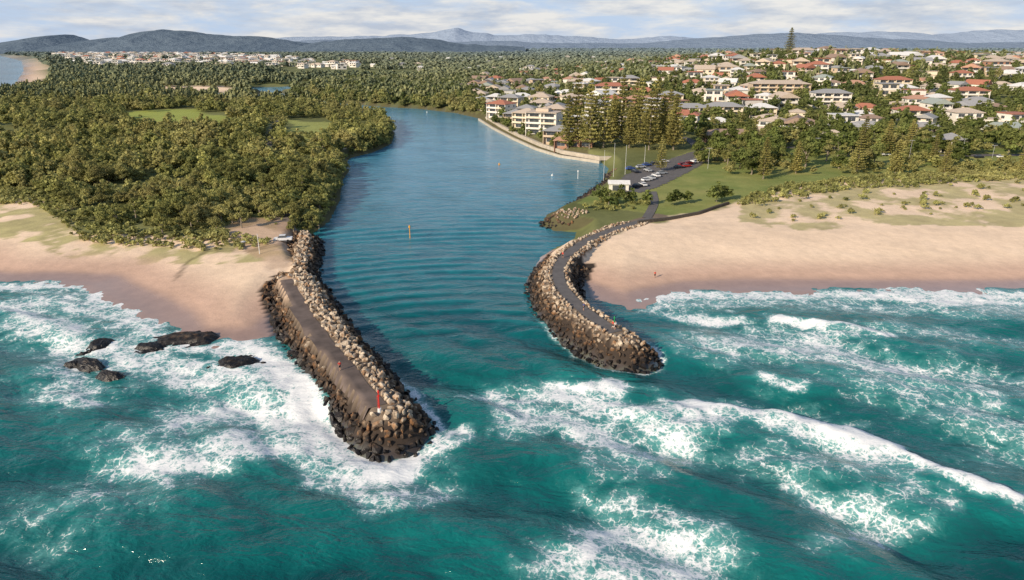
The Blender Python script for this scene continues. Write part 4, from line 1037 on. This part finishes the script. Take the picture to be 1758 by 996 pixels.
# ------------------------------------------------------------------ hills
def hills(name,prof,Yd,depth,cols,seed,rough,label):
    px=np.array([p[0] for p in prof],float);py=np.array([p[1] for p in prof],float)
    xs=np.linspace(px[0],px[-1],420);ys=np.interp(xs,px,py)
    ys=ys+rough*(fbm(xs/22,xs*0,seed,5)-.5)*2
    v=(498-ys)/F;slope=(-sp+v*cp)/(cp+v*sp)
    Zc=CH+Yd*slope;Xc=(xs-879)/F*Yd/(cp+v*sp)
    rows=18;V=[]
    for j in range(rows+1):
        t=j/rows
        if t<.7: k=ss(np.array(t/.7))**.8;yy=Yd-depth*(1-t/.7)
        else: k=1-ss(np.array((t-.7)/.3));yy=Yd+depth*.5*(t-.7)/.3
        nn=(fbm(Xc/(depth*.35),np.full_like(Xc,yy)/(depth*.35),seed+5,5)-.5)*2
        z=np.maximum(Zc,0)*k*(1+.45*nn*(1-k))-8*(1-k)
        V.append(np.stack([Xc,np.full_like(Xc,yy)+nn*depth*.08*(0 if abs(t-.7)<.02 else 1),z],1))
    V=np.vstack(V)
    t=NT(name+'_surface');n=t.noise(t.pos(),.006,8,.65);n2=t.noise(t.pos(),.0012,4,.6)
    c_=t.mix(t.rng(n.outputs['Fac'],.35,.65),cols[0],cols[1]);c_=t.mix(t.rng(n2.outputs['Fac'],.5,.7,0,.5),c_,cols[2])  # cols carry painted haze: each farther range is paler and bluer
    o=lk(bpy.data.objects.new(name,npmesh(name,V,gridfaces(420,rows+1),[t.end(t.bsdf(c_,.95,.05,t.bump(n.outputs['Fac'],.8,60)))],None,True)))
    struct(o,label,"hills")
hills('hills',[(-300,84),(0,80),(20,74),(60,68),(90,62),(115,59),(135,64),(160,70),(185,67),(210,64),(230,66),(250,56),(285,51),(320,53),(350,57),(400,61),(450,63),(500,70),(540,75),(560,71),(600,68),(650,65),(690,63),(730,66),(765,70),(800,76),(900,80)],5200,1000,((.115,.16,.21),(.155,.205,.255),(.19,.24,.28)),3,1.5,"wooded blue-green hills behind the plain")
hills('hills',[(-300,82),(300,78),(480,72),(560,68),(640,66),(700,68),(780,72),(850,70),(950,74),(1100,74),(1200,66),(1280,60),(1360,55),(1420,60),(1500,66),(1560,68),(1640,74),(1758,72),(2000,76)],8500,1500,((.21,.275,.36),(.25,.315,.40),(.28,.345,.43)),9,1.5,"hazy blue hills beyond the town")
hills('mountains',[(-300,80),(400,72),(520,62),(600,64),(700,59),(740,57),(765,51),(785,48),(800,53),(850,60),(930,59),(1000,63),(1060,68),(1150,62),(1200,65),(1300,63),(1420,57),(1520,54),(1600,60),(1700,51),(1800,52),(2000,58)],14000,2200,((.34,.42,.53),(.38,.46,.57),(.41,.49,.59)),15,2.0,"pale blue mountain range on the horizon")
# ------------------------------------------------------------------ world, sun, camera
SD=Vector((-.72,-.69,0)).normalized();EL=math.radians(26)
sd=Vector((SD.x*math.cos(EL),SD.y*math.cos(EL),math.sin(EL)))
w=bpy.data.worlds.new("World");scene.world=w;w.use_nodes=True;nt=w.node_tree;nt.nodes.clear()
def wn(t,**k):
    n=nt.nodes.new(t)
    for a,b in k.items(): setattr(n,a,b)
    return n
out=wn('ShaderNodeOutputWorld');bg=wn('ShaderNodeBackground');bg.inputs[1].default_value=.14
sky=wn('ShaderNodeTexSky',sky_type='NISHITA');sky.sun_disc=False;sky.sun_elevation=EL;sky.sun_rotation=math.atan2(SD.x,SD.y);sky.air_density=1.0;sky.dust_density=.6
tc=wn('ShaderNodeTexCoord');mp=wn('ShaderNodeMapping');mp.inputs['Scale'].default_value=(1.6,1.6,8)
nt.links.new(tc.outputs['Generated'],mp.inputs[0])
n1=wn('ShaderNodeTexNoise');n1.inputs['Scale'].default_value=4.2;n1.inputs['Detail'].default_value=9;n1.inputs['Roughness'].default_value=.6;n1.inputs['Distortion'].default_value=.3
nt.links.new(mp.outputs[0],n1.inputs[0])
n2=wn('ShaderNodeTexNoise');n2.inputs['Scale'].default_value=8;n2.inputs['Detail'].default_value=8;n2.inputs['Roughness'].default_value=.6
nt.links.new(mp.outputs[0],n2.inputs[0])
sz=wn('ShaderNodeSeparateXYZ');nt.links.new(tc.outputs['Generated'],sz.inputs[0])
def mr(x,a,b,c,d):
    m=wn('ShaderNodeMapRange');nt.links.new(x,m.inputs[0])
    for i,v in enumerate((a,b,c,d)): m.inputs[i+1].default_value=v
    return m.outputs[0]
def wmix(f,a,b):
    m=wn('ShaderNodeMix',data_type='RGBA');nt.links.new(f,m.inputs[0])
    for i,x in ((6,a),(7,b)):
        if isinstance(x,tuple): m.inputs[i].default_value=x+(1,)
        else: nt.links.new(x,m.inputs[i])
    return m.outputs[2]
cloud=wmix(mr(n2.outputs['Fac'],.38,.62,0,1),(3.5,3.95,4.8),(5.9,5.8,5.7))
band=wmix(mr(n1.outputs['Fac'],.38,.54,0,1),(3.6,4.5,5.9),cloud)
final=wmix(mr(sz.outputs[2],.13,.30,.95,.05),sky.outputs[0],band)
nt.links.new(final,bg.inputs[0]);nt.links.new(bg.outputs[0],out.inputs[0])
sun=bpy.data.lights.new('sun','SUN');sun.energy=5.0;sun.angle=math.radians(.5);sun.color=(1,.84,.65)
so=lk(bpy.data.objects.new('sun',sun));so.rotation_euler=sd.to_track_quat('Z','Y').to_euler();so.location=(0,0,300)
cam=bpy.data.cameras.new('camera');cam.sensor_width=36;cam.lens=36*F/1758;cam.clip_end=60000;cam.clip_start=1
co=lk(bpy.data.objects.new('camera',cam));co.location=(0,0,CH);co.rotation_euler=(math.pi/2-PITCH,0,0);scene.camera=co
scene.view_settings.view_transform='Standard';scene.view_settings.look='None';scene.view_settings.exposure=0
print('done',time.time()-T0,len(bpy.data.objects))
